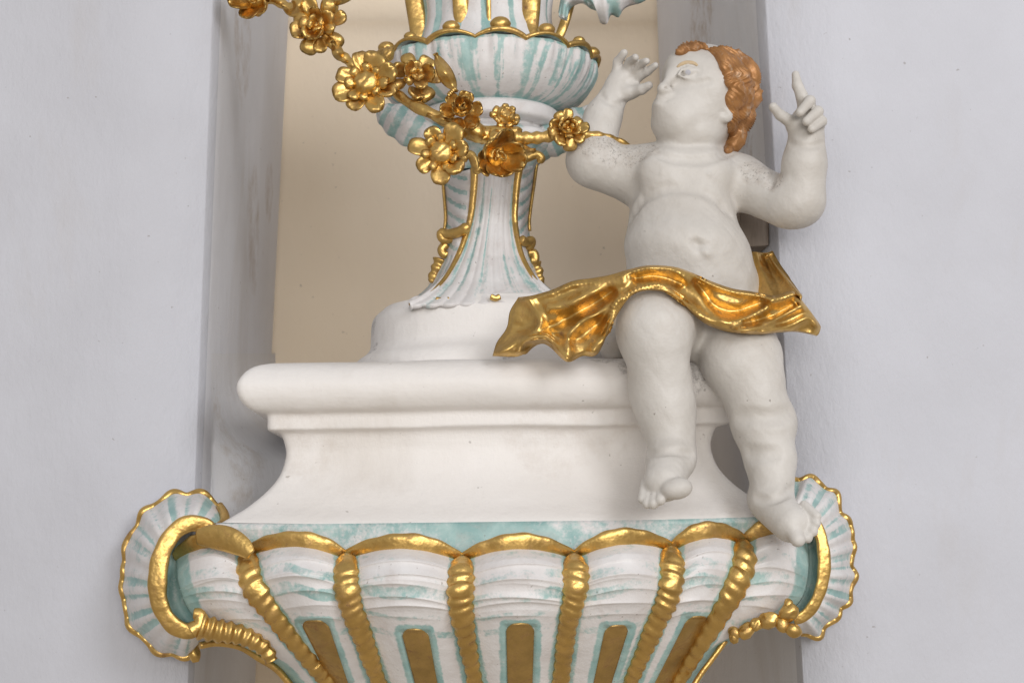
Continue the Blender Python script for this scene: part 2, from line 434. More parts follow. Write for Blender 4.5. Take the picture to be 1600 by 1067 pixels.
PANELS = {1: ((470, 512, 974), (517, 543, 1067)), 2: ((627, 669, 988), (648, 683, 1067)), 3: ((791, 835, 979), (793, 832, 1067)),
          4: ((946, 983, 982), (928, 956, 1067)), 5: ((1074, 1108, 968), (1024, 1052, 1067))}
for k in range(7):
    A, px, py, Y = lobe(k, 64)
    G = P(px, py, Y)
    G = G + .0012*wob(G, 30, k)[..., None]*np.array([0, 1, 0])
    A2 = np.tile(A, (NT, 1)); T2 = np.tile(TT[:, None], (1, len(A)))
    tw = T2 + .012*np.sin(5*A2+k) + .006*np.sin(13*A2+3*k)
    teal = np.zeros_like(T2)
    r = random.Random(k+5)
    for (c0, c1, st) in [(.03, .055, .55), (.105, .14, .75), (.165, .21, .9), (.262, .278, .7), (.32, .345, .85)]:
        sh = r.uniform(-.012, .012); am = st*r.uniform(.55, 1.0)
        ub = .5+.5*np.sin(A2*r.uniform(3, 7)+r.uniform(0, 6))
        teal = np.maximum(teal, am*(.45+.55*ub)*smooth(tw, c0+sh-.008, c0+sh+.004)*(1-smooth(tw, c1+sh-.003, c1+sh+.006)))
    edge_px = np.minimum(px-px[:, :1], px[:, -1:]-px)          # teal line beside the ribs
    teal = np.maximum(teal, .95*(1-smooth(edge_px, 16, 25)))
    if k in PANELS:
        (xa, xb, yt), (xc, xd, yb) = PANELS[k]
        f = (py-yt)/(yb-yt); fl = np.clip(f, 0, 2)
        l = xa+(xc-xa)*fl; rr = xb+(xd-xb)*fl; c = (l+rr)/2; hw = (rr-l)/2
        top = yt - 6 + 0*px
        dx = np.abs(px-c)-hw; dy = top+hw*.25-py
        dd = np.where((dx > 0) & (dy > 0), np.hypot(np.maximum(dx, 0), np.maximum(dy, 0)), np.maximum(dx, dy))
        teal = np.maximum(teal*(1-smooth(-dd, -16, -4)), .95*smooth(dd, -3, 0)*(1-smooth(dd, 8, 15)))
        Y2 = Y + .006*(1-smooth(dd, -2, 6))
        G = P(px, py, Y2)
    sheet('lobe', G, PAINT, cb, attr=teal, thick=.006, flip=True)
    if k in PANELS:    # gilded panel set into the flute
        pts = []
        ii = np.where(py[:, 32] > yt-4)[0]
        for i in ii:
            f = (py[i, 32]-yt)/(yb-yt); lx = xa+(xc-xa)*f; rx = xb+(xd-xb)*f
            cc = (lx+rx)/2; hh = (rx-lx)/2
            yy = py[i, 32]; e = (yy-(yt-6))/14.0
            if e < 1: hh *= math.sqrt(max(0.03, 1-(1-max(e, 0))**2))
            xs = np.linspace(cc-hh, cc+hh, 13)
            Ys = np.interp(xs, px[i], Y2[i]) - .0035 - .002*np.sin(np.linspace(0, math.pi, 13))
            pys = np.interp(xs, px[i], py[i])
            pts.append(P(xs, pys, Ys))
        sheet('gilded_panel', np.array(pts), GOLD_DULL, cb, thick=.004, flip=True)
    # gilded arch over the lobe
    a = np.linspace(-.02, 1.02, 44); ac = np.clip(a, 0, 1)
    ax = RL[k][0][0]*(1-a)+RL[k+1][0][0]*a
    ay = (RL[k][0][1]*(1-a)+RL[k+1][0][1]*a) - 24*np.sin(math.pi*ac)**.75 - 3
    s = SK[k]*(1-a)+SK[k+1]*a
    aY = 2.098+.10*s*s - .026*np.sin(math.pi*ac)**.75
    pts = P(ax, ay, aY)
    rad = (.0075+.0075*np.sin(math.pi*ac)**.8)*(1+.06*np.sin(a*9+k))
    tube('gilded_arch', pts, rad*.9*(1+.05*np.sin(a*31+k)), GOLD, cb, 24, .5, sq=.72)
# gilded ribs with turned grooves
for k in range(1, 7):
    q = RL[k]; n = 260
    qq = spl(RIBS[k], n); t = np.linspace(0, 1, n)
    Yq = np.interp(t, TT, YR) + .10*SK[k]**2*(1-.35*t) - .020 + .012*t
    pts = P(qq[:, 0], qq[:, 1]-2, Yq)
    rad = np.interp(t, [0, .02, .06, .15, .3, .5, .75, 1], [.010, .0165, .0200, .0185, .0150, .0122, .0105, .009])
    saw = np.sin(2*math.pi*(26*t+.25*np.sin(7*t+k)))
    env = smooth(t, .03, .10)
    rad = rad*(1+.06*np.sin(11*t+2*k)*smooth(t, .1, .2)+.03*np.sin(41*t+k))
    tube('rib', pts, rad, GOLD, cb, 22, .72, ridges=23+2*(k % 3), ramp=.075+.02*(k % 2), twist=1.4*(1 if k > 3 else -1))
# teal fillet between plinth foot and arches
xs = np.linspace(336, 1215, 90)
base = P(xs, 820-.0125*(xs-360), YF-.124)
low = P(xs, 878-.020*(xs-360), 2.125+.05*((xs-770)/500)**2)
mid = (base+low)/2 + np.array([0, .004, .0])
Gf = np.array([base, base*.7+mid*.3, mid, low])
tf = .65 + .35*wob(Gf, 14, 9)
sheet('teal_fillet', Gf, PAINT, cb, attr=tf, flip=True, thick=.01)
# bracket core behind lobes
# shells at both ends
def shell(outer, innerC, sgn, nfl):
    n = 220
    o = spl(outer, n); c = spl(innerC, n)
    t = np.linspace(0, 1, n)
    fl = np.cos(2*math.pi*nfl*t + .9*np.sin(9*t))
    ctr = c.mean(0)
    d = o-c; dl = np.linalg.norm(d, axis=1)[:, None]
    sc_ = np.cos(2*math.pi*8.5*t+1.3*np.sin(7*t+sgn))
    o2 = o + d/dl*(2.6*sc_+.7*np.sin(t*97))[:, None]
    R = np.linspace(0, 1, 26); G = []; tl = []
    for r in R:
        p = c*(1-r)+o2*r
        Y = 2.165*(1-r)+2.285*r - .045*math.sin(math.pi*r*.9) - .0048*fl*(.25+.75*r)*min(1, (1-r)*6+.35)
        G.append(P(p[:, 0], p[:, 1], Y))
        st = .5+.5*np.sin(t*37+sgn)+.5*np.sin(t*83)
        tl.append(np.clip(1.0*smooth(-fl, -.5, .5)*(.35+.65*np.sin(math.pi*min(1, r*1.05+.08)))*st + .22, 0, 1.0)*(.5+.5*smooth(r, .05, .5)+.3*(r > .6)))
    sh = sheet('shell_fan', np.array(G), PAINT, cb, attr=np.array(tl))
    Yo = 2.275 - .002*fl
    tube('gilded_shell_edge', P(o2[:, 0], o2[:, 1], Yo-.004), .0056*(1+.12*sc_+.10*np.sin(t*61)), GOLD, cb, 12, 1.0)
    # wall-side thickness of the shell
    Gb = np.array([P(o2[:, 0], o2[:, 1], 2.283), P(o2[:, 0]+0, o2[:, 1], 2.325)])
    sheet('shell_back', Gb, PAINT, cb, attr=np.zeros((2, n)), thick=.006)
    return c
Lout = [(351, 815), (344, 793), (322, 775), (296, 770), (261, 776), (233, 795), (213, 819), (200, 850), (192, 878), (194, 905), (193, 937), (200, 965), (217, 992), (241, 1012), (268, 1024), (292, 1024), (310, 1008)]
Lin = [(330, 826), (318, 820), (300, 817), (284, 822), (270, 834), (258, 852), (250, 874), (247, 896), (246, 918), (248, 936), (253, 952), (260, 964), (270, 976), (280, 982), (290, 985), (300, 984), (310, 978)]
Rout = [(1237, 751), (1262, 747), (1284, 757), (1305, 774), (1314, 797), (1326, 821), (1334, 844), (1329, 871), (1334, 894), (1328, 929), (1315, 953), (1293, 976), (1276, 993), (1252, 990)]
Rin = [(1228, 800), (1248, 798), (1262, 805), (1274, 818), (1282, 836), (1286, 856), (1288, 876), (1287, 896), (1284, 914), (1279, 930), (1272, 944), (1263, 956), (1252, 964), (1240, 968)]
for outer, inn, sgn, nf in ((Lout, Lin, -1, 15), (Rout, Rin, 1, 15)):
    shell(outer, inn, sgn, nf)
    c = spl(inn, 120); t = np.linspace(0, 1, 120)
    Y = 2.150 - .012*np.sin(math.pi*t)
    tube('gilded_c_scroll', P(c[:, 0], c[:, 1], Y), (.0135 if sgn < 0 else .0095)*(.72+.28*np.sin(math.pi*t)**.5)*(1+.05*np.sin(t*15)+.03*np.sin(t*47)), GOLD, cb, 28, .5, sq=.62)
    # teal hollow between scroll and end lobe
    e = RL[0] if sgn < 0 else RL[7]
    e = e[(e[:, 1] > 860) & (e[:, 1] < 990)] if sgn < 0 else e[(e[:, 1] < 975)]
    ee = spl(e[::4], 120)
    cc = c[(c[:, 1] > 828)] if sgn < 0 else c[(c[:, 1] > 806) & (c[:, 1] < 962)]
    cc = spl(cc[::3], 120)
    G = []
    for r in np.linspace(0, 1, 10):
        p = cc*(1-r)+(ee+np.array([-sgn*14, 0]))*r
        G.append(P(p[:, 0], p[:, 1], 2.165+.035*math.sin(math.pi*r)+.015*r))
    sheet('teal_hollow', np.array(G), PAINT, cb, attr=np.full((10, 120), .85), thick=.008, flip=(sgn > 0))
# scroll ends and leaf work on the left end of the bracket
q = spl([(343, 790), (350, 803), (350, 817), (340, 826), (322, 829)], 30)
tube('scroll_tip', P(q[:, 0], q[:, 1], np.linspace(2.25, 2.145, 30)), np.linspace(.0065, .0115, 30), GOLD, cb, 14, .8)
q = spl([(308, 838), (330, 838), (355, 842), (378, 853), (392, 866)], 40); t = np.linspace(0, 1, 40)
tube('gilded_band', P(q[:, 0], q[:, 1], 2.13-.03*t), .019*np.sin(math.pi*(.14+.78*t))**.6, GOLD, cb, 18, .42)
q = spl([(300, 985), (313, 975), (312, 960), (303, 958)], 24)
tube('scroll_tip', P(q[:, 0], q[:, 1], 2.125), np.linspace(.013, .008, 24), GOLD, cb, 14, .9)
q = spl([(312, 978), (340, 985), (370, 990), (395, 1000), (415, 1015), (424, 1032)], 90); t = np.linspace(0, 1, 90)
tube('twisted_leaf', P(q[:, 0], q[:, 1], 2.125+.03*t), .0185*(1-.45*t)*(1+.13*np.sin(2*math.pi*9*t)), GOLD, cb, 16, .8)
q = spl([(312, 1008), (340, 1004), (375, 1010), (405, 1028), (432, 1045), (456, 1072), (520, 1148)], 70)
tube('gilded_lower_edge', P(q[:, 0], q[:, 1], 2.16+.0006*(q[:, 0]-312)*.8), .0055, GOLD, cb, 10)
q = spl([(300, 1008), (304, 1022), (306, 1034)], 20); tt = np.linspace(0, 1, 20)
tube('pendant_drop', P(q[:, 0], q[:, 1], 2.26), .004+.006*np.sin(math.pi*(.15+.8*tt)), GOLD, cb, 12)
q = spl([(1134, 1000), (1112, 1030), (1086, 1067), (1040, 1150)], 50)
tube('gilded_lower_edge', P(q[:, 0], q[:, 1], 2.18), .0045, GOLD, cb, 10)

# ---- generic carved petal / knob meshes
def petal_mesh(name, L, Wd, T, cup, groove, mat, tip=0.0, nu=10, nv=16):
    V = []; 
    for i in range(nu+1):
        a = math.pi*i/nu; 
        for j in range(nv):
            b = 2*math.pi*j/nv
            x = -math.cos(a); rr = math.sin(a)**.8
            y = rr*math.cos(b)*(1+.25*x-tip*max(0, x)**2); z = rr*math.sin(b)
            X = L*(x+1)/2*1.0; Yv = Wd*y/2; Zv = T*z/2
            Zv += cup*((x+1)/2)**2*L + groove*L*(abs(y)**1.6)*.9 - .10*L*max(0, x-.6)
            Zv -= .10*math.exp(-(y/.22)**2)*max(0, z)*rr - .05*math.cos(5*y+2*x)*abs(y)
            X *= 1+.05*math.cos(7*b)
            V.append((X, Yv, Zv))
    F = [tuple(int(v) for v in f) for f in grid_faces(nu+1, nv, False, True, True)]
    o = new_mesh(name, np.array(V), F, mat); me = o.data; bpy.data.objects.remove(o); return me
PET = [petal_mesh('petal', 1, .88, .34, .22, .16, GOLD), petal_mesh('petal', 1, .84, .50, .05, -.10, GOLD),
       petal_mesh('petal', 1, 1.12, .24, .50, .26, GOLD), petal_mesh('petal', 1, .55, .30, .35, .1, GOLD, .5)]
def knob_mesh(name, seg=14, rings=8, bumps=0.0, seed=0):
    V = []
    for i in range(rings+1):
        a = math.pi*i/rings
        for j in range(seg):
            b = 2*math.pi*j/seg
            v = np.array([math.sin(a)*math.cos(b), math.sin(a)*math.sin(b), math.cos(a)])
            r = 1+bumps*float(wob(v, 3.2, seed)); V.append(v*r)
    F = [tuple(int(v) for v in f) for f in grid_faces(rings+1, seg, False, True)]
    o = new_mesh(name, np.array(V), F, GOLD); me = o.data; bpy.data.objects.remove(o); return me
KNOB = [knob_mesh('knob', 18, 12, .10, 1), knob_mesh('knob', 18, 12, .22, 2), knob_mesh('knob', 24, 16, .16, 3)]
def frame_of(nrm, spin=0):
    z = Vector(nrm).normalized(); x = Vector((0.0, 0.0, 1.0)).cross(z).normalized(); y = z.cross(x)
    return Matrix((x, y, z)).transposed().to_4x4() @ Matrix.Rotation(spin, 4, 'Z')
def inst(name, me, parent, M):
    o = bpy.data.objects.new(name, me); COL.objects.link(o); o.parent = parent
    o['_m'] = [v for row in M for v in row]
    o.matrix_parent_inverse = parent_inv(parent); o.matrix_basis = M; del o['_m']; return o
_wm = {}
def parent_inv(p):
    M = Matrix.Identity(4); 
    q = p
    chain = []
    while q is not None: chain.append(q); q = q.parent
    for c in reversed(chain): M = M @ (c.matrix_parent_inverse if c.parent else Matrix.Identity(4)) @ c.matrix_basis
    return M.inverted()

# flower knots on the right end of the bracket
for (x, y, r_, kk) in [(1233, 958, 15, 1), (1222, 975, 12, 0), (1200, 968, 15, 1), (1182, 975, 11, 2), (1165, 985, 13, 1), (1148, 988, 10, 0), (1240, 985, 12, 0), (1232, 943, 8, 0), (1146, 997, 8, 1)]:
    s = r_*mpp(2.12)
    M = Matrix.Translation(Vector(P(x, y, 2.12+.0003*(1233-x)))) @ frame_of((random.uniform(-.6, .6), -1, random.uniform(-.4, .5)), random.uniform(0, 6)) @ Matrix.Diagonal((s*1.15, s*.9, s*.8, 1))
    inst('carved_bud', KNOB[kk], cb, M)
settle_later = [cb]
for c in cb.children:
    if c.matrix_parent_inverse == Matrix.Identity(4): c.matrix_parent_inverse = parent_inv(cb)

# ------------------------------------------------------------------ vase / candelabrum foot on the plinth
YA = 2.50
AX = P(768, 480, YA)
FLAT = .86
vs = empty('ornate_vase', (AX[0], YA, zat(562, YA)), 'tall white and teal rococo vase with gilded mouldings standing on plinth', 'vase')
def hw(px): return px*mpp(YA)*1.02
def lathe(name, prof, mat, nseg=96, fl=None, attr=None, npr=60, flat=FLAT):
    pr = spl(prof, npr); G = []; 
    th = np.linspace(0, 2*math.pi, nseg, endpoint=False)
    for r, py in pr:
        z = zat(py, YA, 768); rr = hw(r)*np.ones(nseg)
        if fl is not None: rr = rr*fl(th, py)
        G.append(np.stack([AX[0]+rr*np.sin(th), YA-rr*np.cos(th)*flat, np.full(nseg, z)], -1))
    G = np.array(G); G += .0012*wob(G, 22, 4)[..., None]
    at = None
    if attr is not None: at = np.array([attr(th, py) for r, py in pr])
    return sheet(name, G, mat, vs, cv=True, attr=at, flip=False)
# two-step drum
lathe('drum', [(60, 476), (150, 480), (168, 488), (180, 500), (183, 515), (184, 540), (186, 548), (193, 556), (206, 566), (212, 580), (212, 600)], PLINTH)
# stem: fluted front panel, side panels with ripples, gilded edges
Lg = [(741, 262), (741, 285), (738, 320), (733, 350), (722, 385), (708, 415), (690, 442), (664, 464), (640, 476)]
Rg = [(812, 262), (808, 285), (805, 320), (805, 350), (811, 385), (820, 410), (836, 436), (858, 458), (880, 470)]
Lo = [(690, 262), (693, 285), (696, 320), (697, 345), (693, 370), (690, 395), (681, 420), (668, 448), (636, 474)]
Ro = [(838, 255), (834, 285), (829, 320), (826, 350), (829, 375), (832, 395), (838, 415), (848, 440), (884, 470)]
n = 110
lg, rg, lo, ro = (spl(q, n) for q in (Lg, Rg, Lo, Ro))
def front_Y(py): return YA - np.interp(py, [250, 350, 400, 440, 478], [.065, .062, .080, .115, .165])
U = np.linspace(0, 1, 90); px = np.outer(1-U, lg[:, 0]).T + np.outer(U, rg[:, 0]).T; py = np.outer(1-U, lg[:, 1]).T + np.outer(U, rg[:, 1]).T
V_ = np.linspace(0, 1, n)[:, None]
flt = np.abs(np.sin(math.pi*9*U+.3))[None]**.7
Y = front_Y(py) - .018*np.sin(math.pi*U)[None] - .006*flt*(.15+.85*smooth(V_, .2, .9))
_r = np.random.default_rng(12); st = np.zeros((n, 90))
for _ in range(20):
    c0 = _r.uniform(0, 1); w0 = _r.uniform(.008, .03); y0 = _r.uniform(0, .8); y1 = y0+_r.uniform(.2, .8)
    st = np.maximum(st, _r.uniform(.35, .9)*np.exp(-((U[None]-c0)/w0)**2)*smooth(V_, y0-.1, y0+.05)*(1-smooth(V_, y1-.05, y1+.1)))
tl = np.clip(1.25*st+.02+.35*(np.abs(U-.04) < .05)+.3*(np.abs(U-.97) < .05), 0, .85)*(1-.45*smooth(V_, .6, .95))
sheet('fluted_front', P(px, py, Y), PAINT, vs, attr=tl*np.ones_like(Y), flip=True, thick=.008)
for (inner, outer_, sg) in ((lg, lo, -1), (rg, ro, 1)):
    W_ = np.linspace(0, 1, 36); px = np.outer(1-W_, inner[:, 0]).T+np.outer(W_, outer_[:, 0]).T
    py = np.outer(1-W_, inner[:, 1]).T+np.outer(W_, outer_[:, 1]).T + 6*np.sin(math.pi*W_)[None]
    rip = np.sin(2*math.pi*11*V_+1.2*W_[None]*math.pi)*(V_ < .52) + .7*np.sin(2*math.pi*4*W_)[None]*(V_ > .55)
    Y = front_Y(py)*(1-W_**1.7)[None] + YA*(W_**1.7)[None] - .012*np.sin(math.pi*W_)[None] - .0035*rip*np.sin(math.pi*W_)[None]
    tl = np.clip(.75*(rip < -.45)*(V_ < .52)+.55*(rip < 0)*(V_ > .55), 0, 1)*(W_ > .2)[None]
    sheet('rippled_side', P(px, py, Y), PAINT, vs, attr=tl, flip=(sg > 0), thick=.006)
    tube('gilded_edge', P(inner[:, 0], inner[:, 1], front_Y(inner[:, 1])-.004), .0068*(1-.55*np.linspace(0, 1, n)), GOLD, vs, 12, .9)
    t = np.linspace(0, 1, 40)
    q = spl(outer_[:50:7], 40) + np.array([sg*1.0, 0])
    tube('gilded_outline', P(q[:, 0], q[:, 1], YA-.01), .003, GOLD, vs, 8)
    # rear half of the stem
    G = []
    for i in range(n):
        th = np.linspace(math.pi/2, math.pi, 14)
        r = abs(P(outer_[i, 0], outer_[i, 1], YA)[0]-AX[0])
        z = P(outer_[i, 0], outer_[i, 1], YA)[2]
        G.append(np.stack([AX[0]+sg*r*np.sin(th), YA-.7*r*np.cos(th), np.full(14, z)], -1))
    sheet('stem_back', np.array(G), PAINT, vs, attr=np.full((n, 14), .2), flip=(sg < 0))
# C-scroll ornaments at the sides of the stem
def carve(name, pts, r0, r1, Y, flat=.9, bumps=0, amp=0.0, ends=True, mat=GOLD, par=None, n=40):
    q = spl(pts, n); t = np.linspace(0, 1, n)
    rad = (r0*(1-t)+r1*t)*(1+amp*np.sin(2*math.pi*bumps*t))
    if ends: rad = rad*np.minimum(1, np.sqrt(np.clip(np.minimum(t, 1-t)*14+.08, 0, 1)))
    Yv = Y if np.ndim(Y) == 0 else np.interp(t, np.linspace(0, 1, len(Y)), Y)
    return tube(name, P(q[:, 0], q[:, 1], Yv), rad, mat, par or vs, 14, flat)
carve('scroll', [(733, 352), (718, 362), (700, 366), (690, 364), (692, 373), (704, 373), (716, 368)], .0095, .008, (2.41, 2.44, 2.45))
carve('scroll', [(698, 380), (690, 390), (694, 398), (700, 394)], .008, .007, 2.455)
carve('scroll_leaf', [(690, 404), (684, 418), (678, 430), (673, 442)], .0135, .007, 2.465, .7, 3, .15)
carve('scroll', [(812, 374), (822, 378), (830, 376), (829, 384), (820, 386)], .009, .007, (2.42, 2.45))
carve('scroll', [(824, 396), (834, 396), (836, 406), (828, 406)], .0085, .007, 2.455)
carve('scroll_leaf', [(834, 410), (840, 424), (844, 438), (847, 446)], .012, .006, 2.465, .7, 3, .15)
carve('gilded_spot', [(680, 469), (692, 470), (703, 468)], .006, .005, 2.34, .5)
carve('gilded_spot', [(766, 463), (774, 466), (782, 463)], .005, .005, 2.315, .6)
carve('foot_curl', [(641, 482), (645, 472), (655, 468), (661, 474)], .008, .006, 2.46, .9, mat=PAINT)
# knop under the cup
def knop_fl(th, py): return 1+.04*np.abs(np.sin(th*7))
lathe('knop', [(66, 276), (72, 262), (84, 250), (100, 240), (108, 230), (106, 222), (94, 216), (84, 210), (82, 200)], PAINT, 160, knop_fl,
      lambda th, py: np.clip(.25+.5*(np.sin(th*9+py*.05) > .3)*(np.sin(th*4) > -.2)+.35*(py > 240), 0, .8))
def lump(cx, cy, rx, ry, ang, sg):       # scalloped rocaille lobe at the side of the knop
    n, m = 60, 36; G = []; tl = []
    ca, sa = math.cos(ang), math.sin(ang); c = P(cx, cy, YA-.03); k = mpp(YA)
    for i in range(n):
        a = math.pi*i/(n-1); row = []; tr = []
        for jj in range(m):
            b = 2*math.pi*jj/m
            rr = 1+.06*math.sin(7*a*2+.6*math.sin(b))+.03*math.sin(5*b)
            x = -math.cos(a)*rx; y = math.sin(a)*math.cos(b)*ry*rr; zz = math.sin(a)*math.sin(b)*ry*rr
            row.append(c + (RT*(x*ca-y*sa)+UP*(x*sa+y*ca)-FW*zz)*k); tr.append(.35+.45*(math.sin(14*a+1) < -.1))
        G.append(row); tl.append(tr)
    return sheet('rocaille_lobe', np.array(G), PAINT, vs, cv=True, attr=np.array(tl))
lump(648, 203, 66, 30, -.48, -1); lump(888, 206, 66, 30, .48, 1)
carve('scroll', [(748, 272), (742, 254), (735, 242), (725, 245), (727, 254)], .009, .007, 2.39)
carve('scroll', [(806, 266), (812, 251), (826, 246), (838, 242), (846, 248), (840, 254)], .009, .007, 2.39)
lathe('white_ring', [(80, 206), (100, 206), (111, 202), (113, 192), (111, 184), (102, 178), (96, 176)], PAINT, 96, None, lambda th, py: np.full_like(th, .02 if py > 181 else .8))
# scalloped cup
NSC, PH = 14, .09
rs_ = np.random.default_rng(4)
def stripes(count, wmin, wmax, seed):
    r_ = np.random.default_rng(seed); c_ = r_.uniform(-math.pi, math.pi, count); w_ = r_.uniform(wmin, wmax, count); a_ = r_.uniform(.5, 1.1, count)
    def f(th):
        d_ = (th[:, None]-c_[None]+math.pi) % (2*math.pi)-math.pi
        return (a_*np.exp(-(d_/w_)**2)).max(1)
    return f
cupS = stripes(64, .012, .055, 3); cupS2 = stripes(110, .006, .02, 8)
def cup_fl(th, py):
    k = smooth(np.full_like(th, 178-py), 8, 60)
    return 1+(.030*np.abs(np.cos((th-PH)*NSC/2.0))-.01)*k + (.006*np.sin(th*37+np.sin(th*5))+.004*np.sin(th*71))*k
def cup_at(th, py):
    v = (py-108)/70.0
    return np.clip(cupS(th+.05*math.sin(3*v))*(1.05-.45*abs(v-.45)) + .55*cupS2(th-.04*v)*(v < .8) + .5*smooth(np.full_like(th, v), .93, 1.0) + .5*(v < .04), 0, 1)
lathe('cup', [(98, 180), (106, 178), (126, 172), (146, 160), (160, 144), (168, 126), (170, 114), (168, 106), (160, 103)], PAINT, 480, cup_fl, cup_at, 70)
th = np.linspace(0, 2*math.pi, 421)[:-1]
sc = np.abs(np.cos((th-PH)*NSC/2.0))
rr = hw(168)*(1.008+.032*sc); z0 = zat(108, YA, 768)
pts = np.stack([AX[0]+rr*np.sin(th), YA-rr*np.cos(th)*FLAT, z0+.012*sc**.8], -1)
pts = np.vstack([pts, pts[:1]])
tube('gilded_cup_rim', pts, .0042*(1+.3*np.sin(np.append(th, 0)*9)), GOLD, vs, 10, normal=(0, 0, 1))
rim_in = np.stack([np.stack([AX[0]+r*rr*np.sin(th), YA-r*rr*np.cos(th)*FLAT, z0+.010*sc*r+.006*(1-r)], -1) for r in (1.0, .8, .55)])
sheet('cup_top', rim_in, PAINT, vs, cv=True, attr=np.full((3, 420), .5))
for j in range(NSC):
    aa = PH + j*2*math.pi/NSC
    if math.cos(aa) > -.3:
        s_ = .0135 if j == 0 else .0085+.003*(j % 2)
        M = Matrix.Translation((AX[0]+hw(164)*math.sin(aa), YA-hw(164)*FLAT*math.cos(aa), z0+.014+s_*.75)) @ Matrix.Diagonal((s_*1.35, s_, s_*.95, 1))
        inst('rim_bead', KNOB[0], vs, M)
# upper body with gilded bands
def up_fl(th, py): return 1+.03*np.abs(np.sin(th*8))
lathe('upper_body', [(120, 102), (113, 84), (105, 62), (100, 40), (102, 10), (112, -30), (130, -80), (150, -130)], PAINT, 200, up_fl,
      lambda th, py: np.clip(.8*(np.abs(np.sin(th*8+.4)) < .45)+.15, 0, 1), 50)
for (x0, x1, x2, w) in [(655, 652, 640, .017), (722, 722, 716, .015), (826, 828, 834, .017), (872, 884, 902, .009), (684, 680, 672, .004), (765, 764, 762, .004)]:
    def yy(px_, r): 
        d = np.clip((px_-770)/r, -.97, .97); return YA - hw(r)*FLAT*np.sqrt(1-d*d) - .004
    q = spl([(x0, 62), (x1, 30), (x2, -40), (x2-8*(1 if x2 < 770 else -1), -90)], 40)
    r_ = np.interp(q[:, 1], [-90, -30, 10, 40, 62], [134, 112, 102, 100, 105])
    tube('gilded_band', P(q[:, 0], q[:, 1], yy(q[:, 0], r_)), w*(.9+.1*np.sin(np.linspace(0, 5, 40))), GOLD, vs, 14, .45)
# ragged rocaille leaf hanging at the upper right
n = 60
bot = spl([(886, 34), (892, 14), (909, 6), (922, 14), (934, 20), (938, 36), (948, 38), (955, 24), (966, 28), (974, 16), (984, 10), (1004, 4), (1030, -14)], n)
top = spl([(872, 20), (880, -10), (905, -30), (940, -30), (975, -36), (1030, -40)], n)
G = []; W_ = np.linspace(0, 1, 14)
for r in W_:
    p = top*(1-r)+bot*r
    G.append(P(p[:, 0], p[:, 1], YA-.06-.03*math.sin(math.pi*r)-.006*np.sin(np.linspace(0, 40, n))*r))
sheet('rocaille_leaf', np.array(G), PAINT, vs, attr=np.tile(.5+.5*np.sin(np.linspace(0, 24, n)), (14, 1)), thick=.012, flip=False)
for c in vs.children:
    if c.matrix_parent_inverse == Matrix.Identity(4): c.matrix_parent_inverse = parent_inv(vs)

# ------------------------------------------------------------------ garland of gilded flowers
gl = empty('flower_garland', P(700, 180, 2.26), 'gilded garland of carved flowers strung in front of the cup', 'garland')
def stem(pts, r0, r1, Ys, **k): return carve('stem', pts, r0, r1, Ys, par=gl, bumps=k.get('b', 5), amp=k.get('a', .12), flat=.85)
stem([(372, -14), (410, -4), (440, 6), (470, 26)], .008, .008, (2.33, 2.30))
stem([(505, 52), (524, 76), (540, 92), (560, 108)], .0075, .0085, (2.28, 2.26))
stem([(612, 140), (640, 162), (668, 175), (700, 190), (735, 203), (770, 208), (812, 214)], .008, .013, (2.27, 2.24, 2.24, 2.24))
stem([(800, 216), (835, 216), (866, 212), (886, 208)], .011, .0085, (2.23, 2.23))
stem([(890, 206), (915, 211), (940, 213), (966, 220), (985, 228)], .0095, .004, (2.235, 2.24, 2.262))
stem([(722, 205), (706, 222), (696, 236)], .008, .008, (2.24, 2.22)); stem([(766, 210), (772, 226), (776, 240)], .008, .008, (2.24, 2.22))
stem([(700, 150), (708, 142), (713, 138)], .004, .004, (2.22, 2.215))
